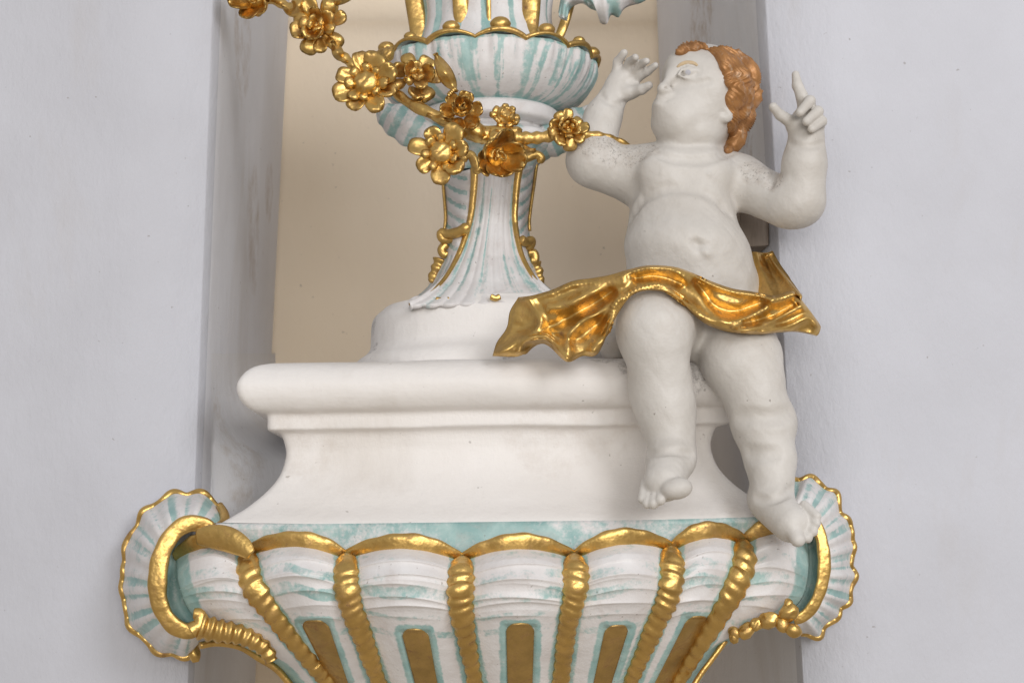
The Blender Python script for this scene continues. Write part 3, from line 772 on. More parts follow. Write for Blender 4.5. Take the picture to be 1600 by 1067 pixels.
def flower(px, py, r, Y, nrm, kind, spin=0.0, n1=7):
    c = P(px, py, Y); R_ = 1.03*r*mpp(Y)
    base = Matrix.Translation(Vector(c)) @ frame_of(nrm, spin)
    rb = {'daisy': .40, 'knob': .26, 'rose': .30, 'bell': .34, 'cluster': .55}[kind]*R_
    fo = inst('flower', KNOB[2 if kind in ('daisy', 'cluster') else 1], gl, base @ Matrix.Translation((0, 0, .10*R_ if kind != 'bell' else .0)) @ Matrix.Diagonal((rb, rb, rb*.8, 1)))
    def put(me, ang, rad0, L, tilt, z, wv=1.0, th=1.0):
        M = base @ Matrix.Rotation(ang, 4, 'Z') @ Matrix.Translation((rad0*R_, 0, z*R_)) @ Matrix.Rotation(-tilt, 4, 'Y') @ Matrix.Rotation(random.uniform(-.38, .38), 4, 'X') @ Matrix.Diagonal((L*R_*random.uniform(.86, 1.12), L*R_*wv*random.uniform(.82, 1.1), L*R_*th*random.uniform(.8, 1.3), 1))
        inst('petal', me, fo, M)
    j = lambda a: random.uniform(-a, a)
    if kind == 'daisy':
        for i in range(n1): put(PET[0], 2*math.pi*i/n1+j(.1), .26, .78+j(.06), .10+j(.12), -.05, 1.0)
        for i in range(n1): put(PET[1], 2*math.pi*(i+.5)/n1+j(.1), .26, .42+j(.05), .55+j(.1), .05, 1.0)
    elif kind == 'knob':
        for i in range(n1): put(PET[i % 2], 2*math.pi*i/n1+j(.14), .34, .66+j(.08), .10+j(.25), -.05, 1.05, 1.2)
        for i in range(n1-2): put(PET[(i*2) % 3], 2*math.pi*(i+.4)/(n1-2)+j(.2), .14, .54+j(.06), .55+j(.25), .08, 1.0, 1.1)
        for i in range(4): put(PET[1], 2*math.pi*i/4+j(.2), .05, .34, 1.0, .22, 1.1)
    elif kind == 'rose':
        for i in range(6): put(PET[2], 2*math.pi*i/6+j(.1), .28, .70, .05+j(.1), -.1, .95)
        for i in range(5): put(PET[2], 2*math.pi*(i+.5)/5+j(.1), .14, .56, .55+j(.1), .05, 1.0)
        for i in range(4): put(PET[2], 2*math.pi*i/4+j(.2), .05, .42, 1.0, .12, 1.0)
    elif kind == 'bell':
        for i in range(6): put(PET[2], 2*math.pi*i/6+j(.08), .20, .84, .38+j(.12), -.15, .95, 1.1)
        for i in range(5): put(PET[3], 2*math.pi*(i+.5)/5, .05, .45, .95, .0, 1.2, 1.2)
    elif kind == 'cluster':
        for i in range(9):
            put(PET[1], 2*math.pi*i/9+j(.2), .35, .48, .2+j(.3), .05, 1.2, 1.3)
        for i in range(5): put(PET[1], 2*math.pi*i/5+j(.2), .12, .42, .9, .25, 1.2, 1.3)
    return fo
flower(399, -2, 40, 2.30, (-.3, -1, -.35), 'bell', .3)
flower(497, 42, 47, 2.275, (-.15, -1, -.1), 'knob', .2, 8)
flower(573, 132, 49, 2.25, (-.15, -1, .05), 'daisy', .35, 8)
flower(648, 122, 43, 2.262, (.25, -1, .1), 'knob', .9, 7)
flower(721, 174, 34, 2.225, (.05, -1, .1), 'rose', .2)
flower(789, 183, 28, 2.245, (.25, -1, .3), 'cluster', .2)
flower(690, 240, 46, 2.215, (-.2, -1, -.1), 'daisy', .1, 7)
flower(775, 244, 44, 2.215, (.35, -1, -.25), 'bell', .5)
flower(886, 202, 32, 2.225, (.05, -1, .0), 'knob', .0, 9)
for (x, y, r_, Y) in [(742, 205, 18, 2.235), (716, 210, 12, 2.24), (760, 212, 14, 2.24), (805, 208, 11, 2.235), (606, 85, 11, 2.38), (652, 165, 12, 2.27), (772, 215, 12, 2.23)]:
    s = r_*mpp(Y); inst('bud', KNOB[1], gl, Matrix.Translation(Vector(P(x, y, Y))) @ frame_of((.2, -1, .3), random.uniform(0, 6)) @ Matrix.Diagonal((s*1.2, s*.9, s, 1)))
def leaf(p0, p1, p2, w, Y0, Y1):
    n = 26; mid = spl([p0, p1, p2], n); t = np.linspace(0, 1, n); d = np.gradient(mid, axis=0); d /= np.linalg.norm(d, axis=1)[:, None]
    nr = np.stack([-d[:, 1], d[:, 0]], -1); wd = w*np.sin(math.pi*np.clip(t, .02, .985))**.7*(1-.25*t)*1.1
    G = []
    for u in np.linspace(-1, 1, 9):
        q = mid+nr*(u*wd)[:, None]; Y = Y0*(1-t)+Y1*t - .010*(1-abs(u))*1 + .006*np.sin(9*t+u)
        G.append(P(q[:, 0], q[:, 1], Y))
    sheet('leaf', np.array(G), GOLD, gl, thick=.005)
leaf((713, 142), (698, 120), (680, 84), 13, 2.22, 2.215)
leaf((440, 8), (462, 14), (480, -16), 14, 2.29, 2.27)
leaf((505, 4), (530, 0), (556, -6), 9, 2.27, 2.26)
leaf((540, 96), (528, 84), (520, 66), 9, 2.265, 2.26)
leaf((800, 218), (815, 232), (835, 236), 8, 2.235, 2.23)
leaf((668, 180), (690, 186), (712, 196), 9, 2.235, 2.23)
for c in gl.children:
    if c.matrix_parent_inverse == Matrix.Identity(4): c.matrix_parent_inverse = parent_inv(gl)

# ------------------------------------------------------------------ cherub: signed-distance sculpting + surface nets
class SDF:
    def __init__(s): s.p = []
    def ell(s, px, py, Y, rx, ry, rz, ang=0.0, k=.012, sub=False, yaw=0.0):
        m = mpp(Y); a = math.radians(ang); ya = math.radians(yaw)
        R0 = RT*math.cos(a)+UP*math.sin(a); U0 = -RT*math.sin(a)+UP*math.cos(a)
        X1 = R0*math.cos(ya)+FW*math.sin(ya); Z1 = -R0*math.sin(ya)+FW*math.cos(ya)
        s.p.append(('e', P(px, py, Y), np.array([rx, ry, rz])*m, np.stack([X1, U0, Z1]), k, sub)); return s
    def cap(s, a, b, ra, rb, k=.010, sub=False):
        m = mpp(a[2]); s.p.append(('c', P(*a), P(*b), ra*m, rb*m, k, sub)); return s
    def chain(s, pts, rs, k=.006, sub=False):
        for i in range(len(pts)-1): s.cap(pts[i], pts[i+1], rs[i], rs[i+1], k, sub)
        return s
    def worldcap(s, A, B, ra, rb, k=.004, sub=False):
        s.p.append(('c', np.array(A), np.array(B), ra, rb, k, sub)); return s
    def worldell(s, c, r, Rm, k=.004, sub=False):
        s.p.append(('e', np.array(c), np.array(r), Rm, k, sub)); return s
    @staticmethod
    def dist(q, X):
        if q[0] == 'e':
            L = (X-q[1])@q[3].T; a = np.linalg.norm(L/q[2], axis=-1); b = np.linalg.norm(L/q[2]**2, axis=-1)
            return a*(a-1)/np.maximum(b, 1e-6)
        A, B, ra, rb = q[1:5]; d = B-A; l2 = d@d
        t = np.clip(((X-A)@d)/max(l2, 1e-12), 0, 1)
        return np.linalg.norm(X-A-t[..., None]*d, axis=-1)-(ra+(rb-ra)*t)
    @staticmethod
    def ext(q):
        if q[0] == 'e': r = q[2].max(); return q[1]-r, q[1]+r
        r = max(q[3], q[4]); return np.minimum(q[1], q[2])-r, np.maximum(q[1], q[2])+r
    @staticmethod
    def blend(F, d, k, sub):
        if sub:
            d = -d; h = np.maximum(k-np.abs(F-d), 0)/k; return np.maximum(F, d)+h*h*k*.25
        h = np.maximum(k-np.abs(F-d), 0)/k; return np.minimum(F, d)-h*h*k*.25
    def ev(s, X):
        F = np.full(X.shape[:-1], 9.0)
        for q in s.p: F = s.blend(F, s.dist(q, X), q[-2], q[-1])
        return F
    def hit(s, px, py, Y0=1.95, Y1=2.40):
        Ys = np.linspace(Y0, Y1, 600); X = P(np.full(600, float(px)), np.full(600, float(py)), Ys)
        f = s.ev(X); i = np.argmax(f < 0)
        return None if f[i] >= 0 else Ys[i]
    def mesh(s, h):
        lo = np.min([s.ext(q)[0] for q in s.p if not q[-1]], 0)-3*h; hi = np.max([s.ext(q)[1] for q in s.p if not q[-1]], 0)+3*h
        n = np.ceil((hi-lo)/h).astype(int)+1
        F = np.full(n, .05, np.float32)
        ax = [lo[i]+h*np.arange(n[i]) for i in range(3)]
        for q in s.p:
            a, b = s.ext(q); mg = q[-2]+.008
            i0 = np.maximum(np.floor((a-mg-lo)/h).astype(int), 0); i1 = np.minimum(np.ceil((b+mg-lo)/h).astype(int)+1, n)
            if np.any(i1 <= i0): continue
            sl = tuple(slice(i0[i], i1[i]) for i in range(3))
            X = np.stack(np.meshgrid(*[ax[i][sl[i]] for i in range(3)], indexing='ij'), -1)
            F[sl] = s.blend(F[sl], s.dist(q, X), q[-2], q[-1])
        return surface_nets(F, lo, h)
def surface_nets(F, lo, h):
    S = F < 0; n = F.shape
    c = np.zeros(tuple(k-1 for k in n), np.int8)
    for i in (0, 1):
        for j in (0, 1):
            for k in (0, 1): c += S[i:n[0]-1+i, j:n[1]-1+j, k:n[2]-1+k]
    act = np.argwhere((c > 0) & (c < 8)); idx = -np.ones(c.shape, np.int32); idx[tuple(act.T)] = np.arange(len(act))
    acc = np.zeros((len(act), 3)); cnt = np.zeros(len(act))
    cs = [(0, 0, 0), (1, 0, 0), (0, 1, 0), (1, 1, 0), (0, 0, 1), (1, 0, 1), (0, 1, 1), (1, 1, 1)]
    for a in range(8):
        for b in range(a+1, 8):
            d = np.array(cs[b])-np.array(cs[a])
            if np.abs(d).sum() != 1: continue
            fa = F[tuple((act+cs[a]).T)]; fb = F[tuple((act+cs[b]).T)]
            m = (fa < 0) != (fb < 0); t = np.where(m, fa/np.where(m, fa-fb, 1), 0)
            acc += np.where(m[:, None], np.array(cs[a])+t[:, None]*d, 0); cnt += m
    V = lo + h*(act + acc/cnt[:, None])
    quads = []
    for axis in range(3):
        o = [0, 0, 0]; o[axis] = 1
        A = S[:n[0]-o[0], :n[1]-o[1], :n[2]-o[2]]; B = S[o[0]:, o[1]:, o[2]:]
        e = np.argwhere(A != B); u, v = (axis+1) % 3, (axis+2) % 3
        e = e[(e[:, u] > 0) & (e[:, v] > 0) & (e[:, u] < n[u]-1) & (e[:, v] < n[v]-1)]
        inside = A[tuple(e.T)]
        def off(du, dv):
            q = e.copy(); q[:, u] += du; q[:, v] += dv; return idx[tuple(q.T)]
        Q = np.stack([off(-1, -1), off(0, -1), off(0, 0), off(-1, 0)], -1)
        Q = np.where(inside[:, None], Q, Q[:, ::-1]); quads.append(Q)
    return V, np.vstack(quads)
def relax(V, F, it=2, lam=.5):
    E = np.vstack([F[:, [0, 1]], F[:, [1, 2]], F[:, [2, 3]], F[:, [3, 0]]])
    for _ in range(it):
        acc = np.zeros_like(V); cnt = np.zeros(len(V))
        for a, b in ((0, 1), (1, 0)):
            for k in range(3): acc[:, k] += np.bincount(E[:, a], weights=V[E[:, b], k], minlength=len(V))
            cnt += np.bincount(E[:, a], minlength=len(V))
        V = V+lam*(acc/np.maximum(cnt, 1)[:, None]-V)
    return V

B = SDF()
# torso
B.ell(1068, 272, 2.262, 78, 58, 66, 0, .02)
B.ell(1066, 340, 2.248, 84, 72, 76, -4, .022)
B.ell(1073, 390, 2.235, 99, 68, 90, -6, .022)
B.ell(1082, 445, 2.245, 105, 62, 86, 0, .03)
B.ell(1088, 505, 2.275, 110, 58, 80, 0, .03)
B.ell(1035, 268, 2.212, 38, 30, 26, 8, .03); B.ell(1108, 270, 2.212, 36, 30, 26, -8, .03)
B.cap((1090, 262, 2.285), (1094, 205, 2.272), 42, 43, .014)
# arm with the garland
B.ell(1008, 272, 2.275, 42, 38, 42, 20, .03)
B.cap((1000, 278, 2.275), (932, 256, 2.268), 45, 40, .022)
B.ell(925, 252, 2.268, 41, 36, 38, 10, .015)
B.cap((926, 240, 2.27), (942, 184, 2.285), 37, 29, .014)
B.cap((942, 184, 2.285), (962, 144, 2.29), 28, 22, .012)
# arm beside the wall
B.ell(1150, 280, 2.265, 44, 36, 44, -15, .03)
B.cap((1155, 285, 2.26), (1228, 318, 2.20), 40, 38, .022)
B.ell(1244, 318, 2.185, 42, 39, 38, -20, .016)
B.cap((1252, 312, 2.18), (1257, 255, 2.165), 38, 34, .012)
B.cap((1257, 255, 2.165), (1260, 216, 2.16), 34, 29, .010)
# head
B.ell(1103, 141, 2.252, 68, 73, 76, 20, .02)
B.ell(1088, 178, 2.245, 60, 54, 62, 20, .018)
B.ell(1060, 186, 2.218, 41, 41, 42, 10, .016)        # cheek
B.ell(1084, 210, 2.238, 45, 30, 48, 6, .012)         # jowl
B.ell(1073, 124, 2.218, 35, 46, 34, 22, .025)         # brow mass
B.ell(1043, 195, 2.228, 24, 22, 27, 0, .014)          # chin
B.ell(1064, 219, 2.232, 23, 16, 32, -30, .009)        # double chin
# legs
B.cap((1066, 500, 2.27), (1024, 512, 2.135), 66, 57, .024)
B.ell(1023, 518, 2.122, 57, 60, 53, 0, .016)
B.cap((1026, 548, 2.122), (1038, 640, 2.135), 50, 45, .014)
B.ell(1030, 605, 2.142, 49, 50, 47, 5, .014)
B.cap((1042, 640, 2.132), (1050, 700, 2.125), 44, 37, .014)
B.ell(962, 538, 2.27, 26, 30, 40, 0, .02)
B.cap((1124, 505, 2.27), (1158, 558, 2.165), 76, 61, .022)
B.ell(1160, 572, 2.15, 60, 54, 54, -25, .016)
B.cap((1176, 608, 2.145), (1203, 715, 2.13), 52, 38, .014)
B.ell(1196, 662, 2.142, 49, 46, 46, 0, .016)
B.cap((1204, 715, 2.128), (1207, 775, 2.11), 39, 32, .012)
B.ell(1086, 548, 2.19, 16, 14, 18, 0, .008)
# feet
B.ell(1050, 718, 2.118, 37, 30, 40, 0, .012)
B.cap((1046, 722, 2.105), (1038, 752, 2.068), 36, 31, .012)
B.ell(1057, 763, 2.040, 25, 17, 20, 8, .004)
for (x, y, Y, r) in [(1032, 775, 2.043, 9.5), (1021, 781, 2.048, 9.5), (1011, 781, 2.054, 8.8), (1003, 774, 2.062, 8)]:
    B.cap((x+5, y-22, Y+.02), (x, y+6, Y), r*.86, r*.88, .0022)
B.cap((1204, 786, 2.105), (1236, 818, 2.062), 32, 29, .014)
B.ell(1196, 782, 2.125, 28, 22, 30, -20, .012)
B.cap((1236, 822, 2.05), (1246, 843, 2.036), 14, 11.5, .004)
for (a, b, r) in [((1248, 816), (1261, 840), 10), ((1255, 807), (1270, 830), 9.5), ((1258, 797), (1275, 818), 9), ((1257, 788), (1276, 806), 8.5)]:
    B.cap((*a, 2.060), (*b, 2.042), r*.84, r*.86, .0022)
# creases
def crease(pts, r, k, depth=.0):
    q = spl(pts, 14); W = []
    for x, y in q:
        Y = BASE.hit(x, y)
        if Y is not None: W.append(P(x, y, Y+depth))
    m = mpp(2.2)
    for a, b in zip(W[:-1], W[1:]):
        if np.linalg.norm(a-b) < .05: NEW.worldcap(a, b, r*m, r*m, k, True)
BASE = SDF(); BASE.p = list(B.p); NEW = B
def fold(pts, k=.014, g=.35, r=4.0): crease(pts, r, k, -(r*mpp(2.2)+g*k))
fold([(984, 340), (1000, 313), (1035, 294), (1075, 293), (1115, 306), (1154, 345)], .014, .16)
fold([(1026, 236), (1040, 243), (1066, 248), (1100, 248), (1138, 238)], .012, .05)
crease([(1204, 292), (1206, 278), (1212, 266)], 1.6, .009)
fold([(1010, 708), (1030, 705), (1055, 703), (1084, 709)], .009, .15)
fold([(1178, 777), (1200, 780), (1222, 773), (1240, 762)], .009, .15)
fold([(1148, 655), (1175, 649), (1210, 650), (1240, 642)], .020, .35)
fold([(1164, 710), (1190, 707), (1220, 706)], .018, .42)
fold([(1228, 222), (1245, 227), (1275, 227), (1292, 222)], .006, .15)
fold([(938, 146), (950, 157), (968, 162), (982, 158)], .006, .15)
# navel, nipples
y_ = BASE.hit(1094, 384); B.ell(1094, 384, y_, 13, 5, 7, -35, .012, True)
y_ = BASE.hit(1100, 396); B.ell(1102, 394, y_+.006, 10, 6, 10, -35, .008)
for (x, y) in ((1034, 270), (1108, 272)):
    y_ = BASE.hit(x, y); B.ell(x, y, y_+.002, 3, 3, 4, 0, .004)
# face: raised eye socket, eye, nose, mouth, ear
Hh = BASE.hit
y_ = Hh(1074, 112); B.ell(1073, 112, y_-.005, 18, 9, 9.5, 12, .014, True)
B.ell(1077, 114, y_+.0085, 13, 9.5, 12.5, 10, .0018)
q = [(1060, 117), (1065, 109), (1076, 105), (1088, 109), (1095, 116)]
for a, b in zip(q[:-1], q[1:]): B.cap((*a, y_-.0005), (*b, y_-.0005), 2.4, 2.4, .0025)
q = [(1061, 119), (1070, 123), (1081, 123), (1094, 117)]
for a, b in zip(q[:-1], q[1:]): B.cap((*a, y_+.002), (*b, y_+.002), 2.0, 2.0, .004)
q = [(1060, 108), (1068, 103), (1078, 101), (1089, 105)]
for a, b in zip(q[:-1], q[1:]): B.cap((*a, y_-.003), (*b, y_-.003), 1.2, 1.2, .004, True)
EYE_Y = y_
B.cap((1060, 100, 2.204), (1047, 120, 2.196), 6, 5, .016)   # nose bridge
B.cap((1048, 119, 2.196), (1037, 136, 2.185), 5, 7, .012)
B.ell(1034.5, 139.5, 2.183, 8.5, 8.2, 8.5, 25, .006)
B.ell(1045, 142, 2.186, 6, 5.5, 6.5, 0, .005)
B.ell(1040.5, 138.5, 2.176, 2.8, 2.5, 6, 0, .0012, True)
B.ell(1028, 146, 2.178, 2.4, 2.0, 5, 0, .0015, True)
# mouth tucked at the outline
B.ell(1060, 164, 2.196, 15, 14, 14, 0, .014)
B.ell(1039, 167, 2.202, 20, 19, 19, 0, .014)
B.cap((1030, 152, 2.190), (1048, 153, 2.187), 3.6, 2.6, .006)
B.ell(1030, 165, 2.193, 8, 4.2, 9, -8, .006)
q = [(1021, 160), (1030, 159), (1040, 157), (1051, 153)]
for a, b in zip(q[:-1], q[1:]): B.cap((*a, 2.182), (*b, 2.180), 1.6, 1.2, .003, True)
y_ = Hh(1132, 179); B.ell(1133, 180, y_+.004, 14, 13, 9, 0, .005); B.ell(1132, 176, y_-.008, 7, 4, 6, -20, .004, True)
fold([(1058, 130), (1080, 131), (1110, 127)], .008, .2)
# hands
def hand_fingers(S, fs, k=.0028):
    for pts, rs in fs: S.chain(pts, rs, k)
B.ell(974, 131, 2.285, 27, 24, 17, -35, .010)
B.ell(986, 143, 2.275, 20, 13, 15, 15, .008)
hand_fingers(B, [
 ([(963, 116, 2.285), (965, 97, 2.278), (975, 83, 2.262)], [8.5, 7.6, 6.2]),
 ([(977, 112, 2.28), (984, 97, 2.264), (993, 90, 2.240)], [8.3, 7.2, 6]),
 ([(988, 114, 2.275), (1000, 101, 2.256), (1010, 96, 2.236)], [8.2, 7.0, 5.8]),
 ([(996, 122, 2.275), (1012, 112, 2.256), (1024, 103, 2.242)], [8, 6.8, 5.4]),
 ([(990, 143, 2.27), (1003, 140, 2.256), (1014, 134, 2.246)], [10, 8.5, 6.8])])
B.ell(984, 124, 2.262, 11, 9, 9, -30, .008, True)
B.ell(1262, 190, 2.158, 27, 26, 19, 0, .010)
B.ell(1242, 196, 2.152, 15, 13, 14, 0, .010)
hand_fingers(B, [
 ([(1238, 192, 2.148), (1220, 180, 2.138), (1208, 167, 2.13)], [11, 8.8, 7.2]),
 ([(1257, 170, 2.155), (1253, 150, 2.140), (1246, 134, 2.142), (1243, 117, 2.146)], [10.5, 9.4, 8.6, 6.6]),
 ([(1266, 168, 2.152), (1266, 158, 2.128), (1250, 176, 2.115)], [9.5, 9, 7.5]),
 ([(1276, 180, 2.152), (1278, 174, 2.126), (1260, 190, 2.112)], [9.5, 9, 7.5]),
 ([(1281, 194, 2.152), (1284, 190, 2.130), (1268, 202, 2.118)], [9, 8.5, 7.0])])
BODY = B
V, F = B.mesh(.0021)
V = relax(V, F, 2, .45)
V = V + (.0009*wob(V, 34, 21)+.0005*wob(V, 95, 22))[:, None]*np.array([.4, -1, .3])
ch = empty('cherub_statue', P(1085, 565, 2.24), 'white cherub statue seated on plinth edge, looking up with both arms raised', 'statue')
new_mesh('body', V, F, STATUE, ch)

# hair
H = SDF(); H.ell(1112, 146, 2.275, 68, 70, 66, 20, .01)
locks = [[(1058, 84), (1066, 76), (1078, 71), (1094, 71), (1104, 76)], [(1064, 82), (1076, 76), (1090, 75)],
 [(1114, 80), (1128, 90), (1136, 104), (1134, 120)], [(1124, 76), (1142, 84), (1152, 100), (1148, 118), (1140, 130)],
 [(1136, 78), (1160, 90), (1170, 104), (1164, 122)], [(1150, 88), (1172, 104), (1180, 122), (1174, 138)],
 [(1140, 128), (1152, 138), (1156, 152), (1146, 164), (1140, 156), (1144, 146)], [(1156, 126), (1174, 134), (1182, 150), (1174, 166), (1164, 158), (1166, 146)],
 [(1150, 162), (1162, 172), (1160, 188), (1150, 198)], [(1166, 166), (1174, 180), (1168, 196), (1156, 208)],
 [(1148, 194), (1152, 208), (1144, 222), (1136, 236)], [(1158, 200), (1156, 214), (1148, 226), (1138, 236)],
 [(1140, 172), (1146, 184), (1142, 200), (1144, 214)], [(1130, 100), (1138, 116), (1140, 132)]]
for li, L in enumerate(locks):
    q = spl(L, 16); t = np.linspace(0, 1, 16); prev = None
    for i, (x, y) in enumerate(q):
        Y = BASE.hit(x, y)
        if Y is None: Y = 2.262 if x > 1120 else 2.255
        Y = min(Y, 2.268)-.002-.004*math.sin(li*2+i*.5)
        w = P(x, y, Y); r = (7.5+2.2*math.sin(li*1.3))*(.55+.6*math.sin(math.pi*(.12+.8*t[i])))*mpp(2.2)
        if li < 2: r *= .62
        if prev is not None: H.worldcap(prev[0], w, prev[1]*.85, r*.85, .007)
        prev = (w, r)
for (x, y, r_) in [(1140, 104, 20), (1152, 122, 22), (1158, 146, 22), (1156, 172, 18), (1150, 196, 13), (1145, 214, 9), (1132, 92, 13)]:
    Y = BASE.hit(x, y); Y = 2.262 if Y is None else min(Y, 2.268)
    H.ell(x, y, Y+.006, r_, r_, r_*.8, 0, .006)
V, F = H.mesh(.0017)
# keep only the shell outside the head
V = relax(V, F, 2, .5)
hc = P(1112, 150, 2.27); nr = V-hc; nr /= np.linalg.norm(nr, axis=1)[:, None]
sx_ = V@RT; sz_ = V@UP
ph_ = (sx_*.9+sz_*.55+.016*np.sin(sz_*70+sx_*25)+.006*np.sin(sz_*160))/.0088*2*math.pi
V = V + nr*(.0021*(1-np.abs(np.sin(ph_*.5))*2)*(.6+.4*np.sin(sz_*90)) + .0012*wob(V, 120, 5))[:, None]
new_mesh('hair', V, F, HAIR, ch)
q = spl([(1058, 106), (1064, 101), (1073, 98), (1084, 99), (1090, 103)], 18)
Yb = np.array([BODY.hit(x, y) for x, y in q])
tube('eyebrow', P(q[:, 0], q[:, 1], Yb-.0002), .0032*np.sin(math.pi*np.linspace(.1, .9, 18))**.5, OCHRE, ch, 10, .4)

q = np.linspace(0, 2*math.pi, 15)[:-1]
cen = (1075, 113.5)
iris = [P(cen[0], cen[1], BODY.hit(*cen)-.0012)] + [P(cen[0]+4.4*math.cos(a), cen[1]+4.4*math.sin(a), BODY.hit(cen[0]+4.4*math.cos(a), cen[1]+4.4*math.sin(a))-.0008) for a in q]
m_, nt_, b_ = mat_new('iris_paint'); b_.inputs['Base Color'].default_value = (.42, .43, .50, 1); b_.inputs['Roughness'].default_value = .5
nt_.links.new(mixc(nt_, noise(nt_, 300, 2, .5, posn(nt_)), (.36, .37, .44), (.56, .55, .56)), b_.inputs['Base Color'])
new_mesh('iris', iris, [(0, 1+k, 1+(k+1) % 14) for k in range(14)], m_, ch)

# drape
Z2 = lambda a: [(740+.506*x, 360+.506*y) for x, y in a]
ST = [[(138, 206), (112, 250), (102, 300), (72, 345), (58, 388)], [(185, 200), (190, 250), (180, 300), (155, 345), (140, 388)],
 [(245, 182), (265, 225), (250, 280), (222, 325), (215, 350)], [(310, 155), (335, 215), (320, 280), (292, 345), (286, 405)],
 [(370, 147), (390, 200), (375, 260), (350, 320), (335, 388)], [(430, 135), (432, 180), (418, 230), (398, 290), (384, 380)],
 [(480, 120), (472, 152), (458, 185), (444, 215), (430, 285)], [(540, 108), (532, 130), (522, 150), (508, 172), (492, 200)],
 [(610, 112), (606, 135), (597, 155), (586, 172), (572, 188)], [(670, 128), (662, 155), (652, 180), (642, 203), (632, 214)],
 [(730, 155), (722, 190), (706, 225), (692, 250), (676, 258)], [(800, 180), (786, 215), (766, 245), (742, 280), (722, 292)],
 [(870, 190), (857, 220), (842, 250), (822, 285), (792, 314)], [(930, 200), (926, 225), (915, 255), (902, 290), (880, 320)],
 [(985, 188), (986, 215), (977, 250), (962, 290), (945, 315)], [(1022, 225), (1028, 250), (1022, 275), (1012, 300), (1000, 314)],
 [(1066, 284), (1072, 296), (1071, 306), (1067, 318), (1060, 326)]]
SY = [2.185, 2.165, 2.145, 2.13, 2.125, 2.12, 2.11, 2.10, 2.10, 2.11, 2.12, 2.12, 2.12, 2.125, 2.13, 2.14, 2.15]
nu, nv = 240, 90
cols = np.array([spl(Z2(s), nv) for s in ST])                   # 17 x nv x 2
g = np.stack([spl(np.concatenate([cols[:, j], np.array(SY)[:, None]*400], 1), nu) for j in range(nv)], 1)
px, py, Y = g[..., 0], g[..., 1], g[..., 2]/400
Yhit = np.full_like(Y, 9.0)
hi_, hj_ = np.arange(0, nu, 5), np.arange(0, nv, 6)
Yk = np.linspace(1.98, 2.34, 140)
pp = px[np.ix_(hi_, hj_)]; qq_ = py[np.ix_(hi_, hj_)]
Fv = BODY.ev(P(np.repeat(pp[..., None], 140, -1), np.repeat(qq_[..., None], 140, -1), np.broadcast_to(Yk, pp.shape+(140,))))
hh_ = np.where((Fv < 0).any(-1), Yk[np.argmax(Fv < 0, -1)], 9.0)
limc = np.minimum(Y[np.ix_(hi_, hj_)], hh_-.014)
for _ in range(3):
    pd = np.pad(limc, 1, mode='edge'); sm = (pd[:-2, 1:-1]+pd[2:, 1:-1]+pd[1:-1, :-2]+pd[1:-1, 2:]+4*limc)/8
    limc = np.minimum(sm, hh_-.010)
pd = np.pad(limc, 1, mode='edge'); limc = (pd[:-2, 1:-1]+pd[2:, 1:-1]+pd[1:-1, :-2]+pd[1:-1, 2:]+4*limc)/8
lim = np.stack([np.interp(np.arange(nv), hj_, r_) for r_ in limc]); lim = np.stack([np.interp(np.arange(nu), hi_, lim[:, j_]) for j_ in range(nv)], 1)
for _ in range(12):
    pd = np.pad(lim, 1, mode='edge'); lim = (pd[:-2, 1:-1]+pd[2:, 1:-1]+pd[1:-1, :-2]+pd[1:-1, 2:]+4*lim)/8
u = np.linspace(0, 1, nu)[:, None]; v = np.linspace(0, 1, nv)[None]
wide = 1-smooth(u, .28, .42) + .55*smooth(u, .62, .8)
RIDGES = [([(130, 207), (240, 187), (310, 159), (400, 152), (470, 131), (540, 115), (620, 120), (700, 147), (780, 182), (870, 198), (920, 206)], 15, .007),
 ([(418, 310), (436, 240), (490, 192), (560, 172), (620, 186), (660, 222), (715, 268), (770, 285), (850, 265), (930, 218), (985, 197)], 17, .012),
 ([(460, 160), (380, 185), (300, 225), (235, 240)], 20, .011), ([(445, 196), (390, 250), (325, 285), (292, 335), (290, 400)], 18, .012),
 ([(170, 215), (205, 280), (170, 325), (90, 372), (65, 390)], 17, .011), ([(140, 372), (160, 345), (215, 326), (250, 350), (275, 388), (295, 405)], 10, .010),
 ([(820, 310), (880, 297), (950, 262), (1012, 236)], 15, .011), ([(900, 316), (980, 294), (1035, 270), (1064, 300)], 14, .009), ([(630, 130), (695, 190), (720, 232), (765, 272)], 13, .006),
 ([(370, 370), (400, 330), (420, 290)], 16, .008),
 ([(240, 300), (330, 252), (425, 195)], 17, -.010), ([(690, 165), (735, 225), (800, 250), (890, 228)], 17, -.010), ([(500, 148), (570, 142), (640, 165)], 10, -.005),
 ([(250, 330), (330, 330), (390, 280)], 14, -.006), ([(840, 285), (920, 268), (985, 232)], 9, -.006)]
fold_ = np.zeros_like(px)
for pl_, w_, h_ in RIDGES:
    d_ = spl(Z2(pl_), 60); best = np.full(px.shape, 1e9)
    for x_, y_2 in d_: best = np.minimum(best, (px-x_)**2+(py-y_2)**2)
    fold_ += h_*np.exp(-best/(w_*.506)**2)
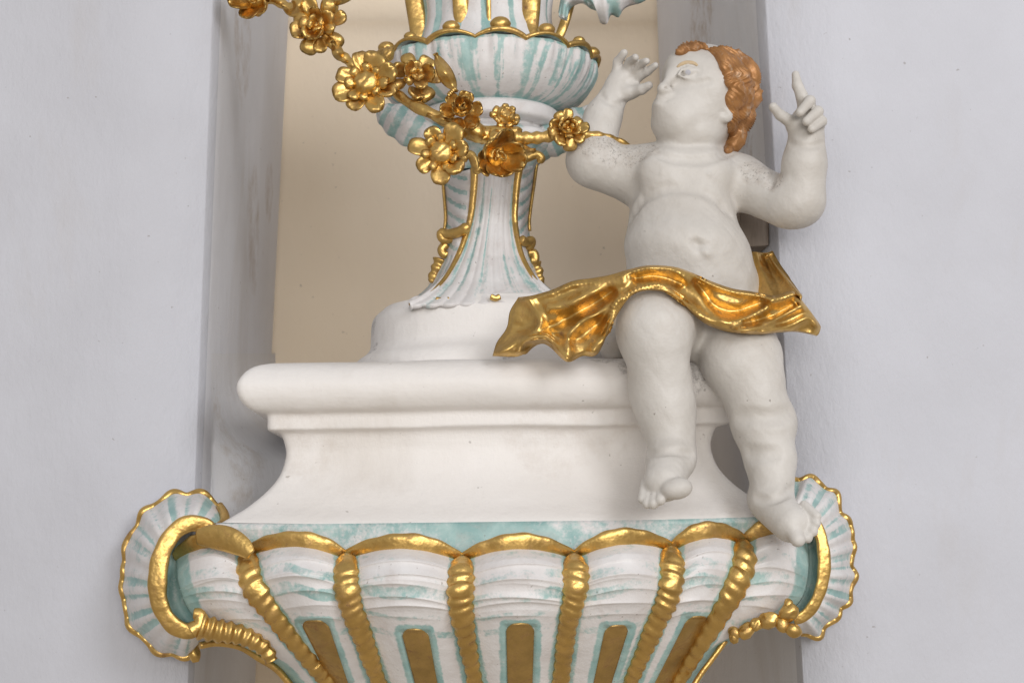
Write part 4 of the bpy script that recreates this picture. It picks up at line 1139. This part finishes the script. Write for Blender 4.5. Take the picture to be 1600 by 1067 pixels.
fold_ = fold_ + .0045*wide*wob(np.stack([px*.03, py*.045], -1), 1.0, 31) + .002*wob(np.stack([px*.08, py*.1], -1), 1.0, 33)
Yd = lim - 1.25*fold_ - .014
rolled = .010*(np.exp(-(v/.04)**2)+np.exp(-((1-v)/.04)**2)+np.exp(-(u/.012)**2)+np.exp(-((1-u)/.012)**2))
Yd = Yd + rolled
# hollow under the hem on the left
Yd = Yd + .035*np.exp(-(((px-842)/22)**2+((py-541)/9)**2))
G = P(px, py, Yd); G = G + .0022*wob(G, 45, 8)[..., None]*np.array([0, 1, 0])
sheet('drape', G, GOLD, ch, thick=.007, flip=False, off=-1)
tail = np.array([spl(Z2(q_), 24) for q_ in ([(858, 66), (888, 68), (913, 72)], [(860, 110), (905, 108), (940, 112)], [(866, 150), (920, 146), (972, 150)], [(874, 215), (945, 202), (1014, 200)])])
tl_ = np.stack([spl(tail[:, j], 40) for j in range(24)], 1)
w1 = np.linspace(0, 1, 24)[None]; w2 = np.linspace(0, 1, 40)[:, None]
Yt = 2.255 - .10*w2**1.6*w1 - .05*w2 - .016*np.exp(-((w1-.93)/.09)**2) + .012*np.exp(-((w1-.6)/.16)**2) - .006*np.exp(-((w1-.25-.1*w2)/.08)**2)
sheet('drape_tail', P(tl_[..., 0], tl_[..., 1], Yt), GOLD, ch, thick=.01)
for c in ch.children: c.matrix_parent_inverse = parent_inv(ch)

# wooden wedge behind the cherub's back
a = P(1150, 325, 2.36); b2 = P(1203, 388, 2.36)
x0, x1, z0, z1 = a[0], b2[0], b2[2], a[2]
Vb = []
for y in (2.35, 2.47):
    for (x, z) in ((x0, z0), (x1-.004, z0+.003), (x1, z1), (x0+.005, z1)): Vb.append((x, y, z))
wb = new_mesh('wooden_block', Vb, [(0, 1, 2, 3), (7, 6, 5, 4), (0, 4, 5, 1), (1, 5, 6, 2), (2, 6, 7, 3), (3, 7, 4, 0)], WOOD, None, smooth_=False)
bv = wb.modifiers.new('bevel', 'BEVEL'); bv.width = .0015; bv.segments = 2
wb['label'] = 'dark wooden block wedged between cherub\'s back and niche side'; wb['category'] = 'wood block'
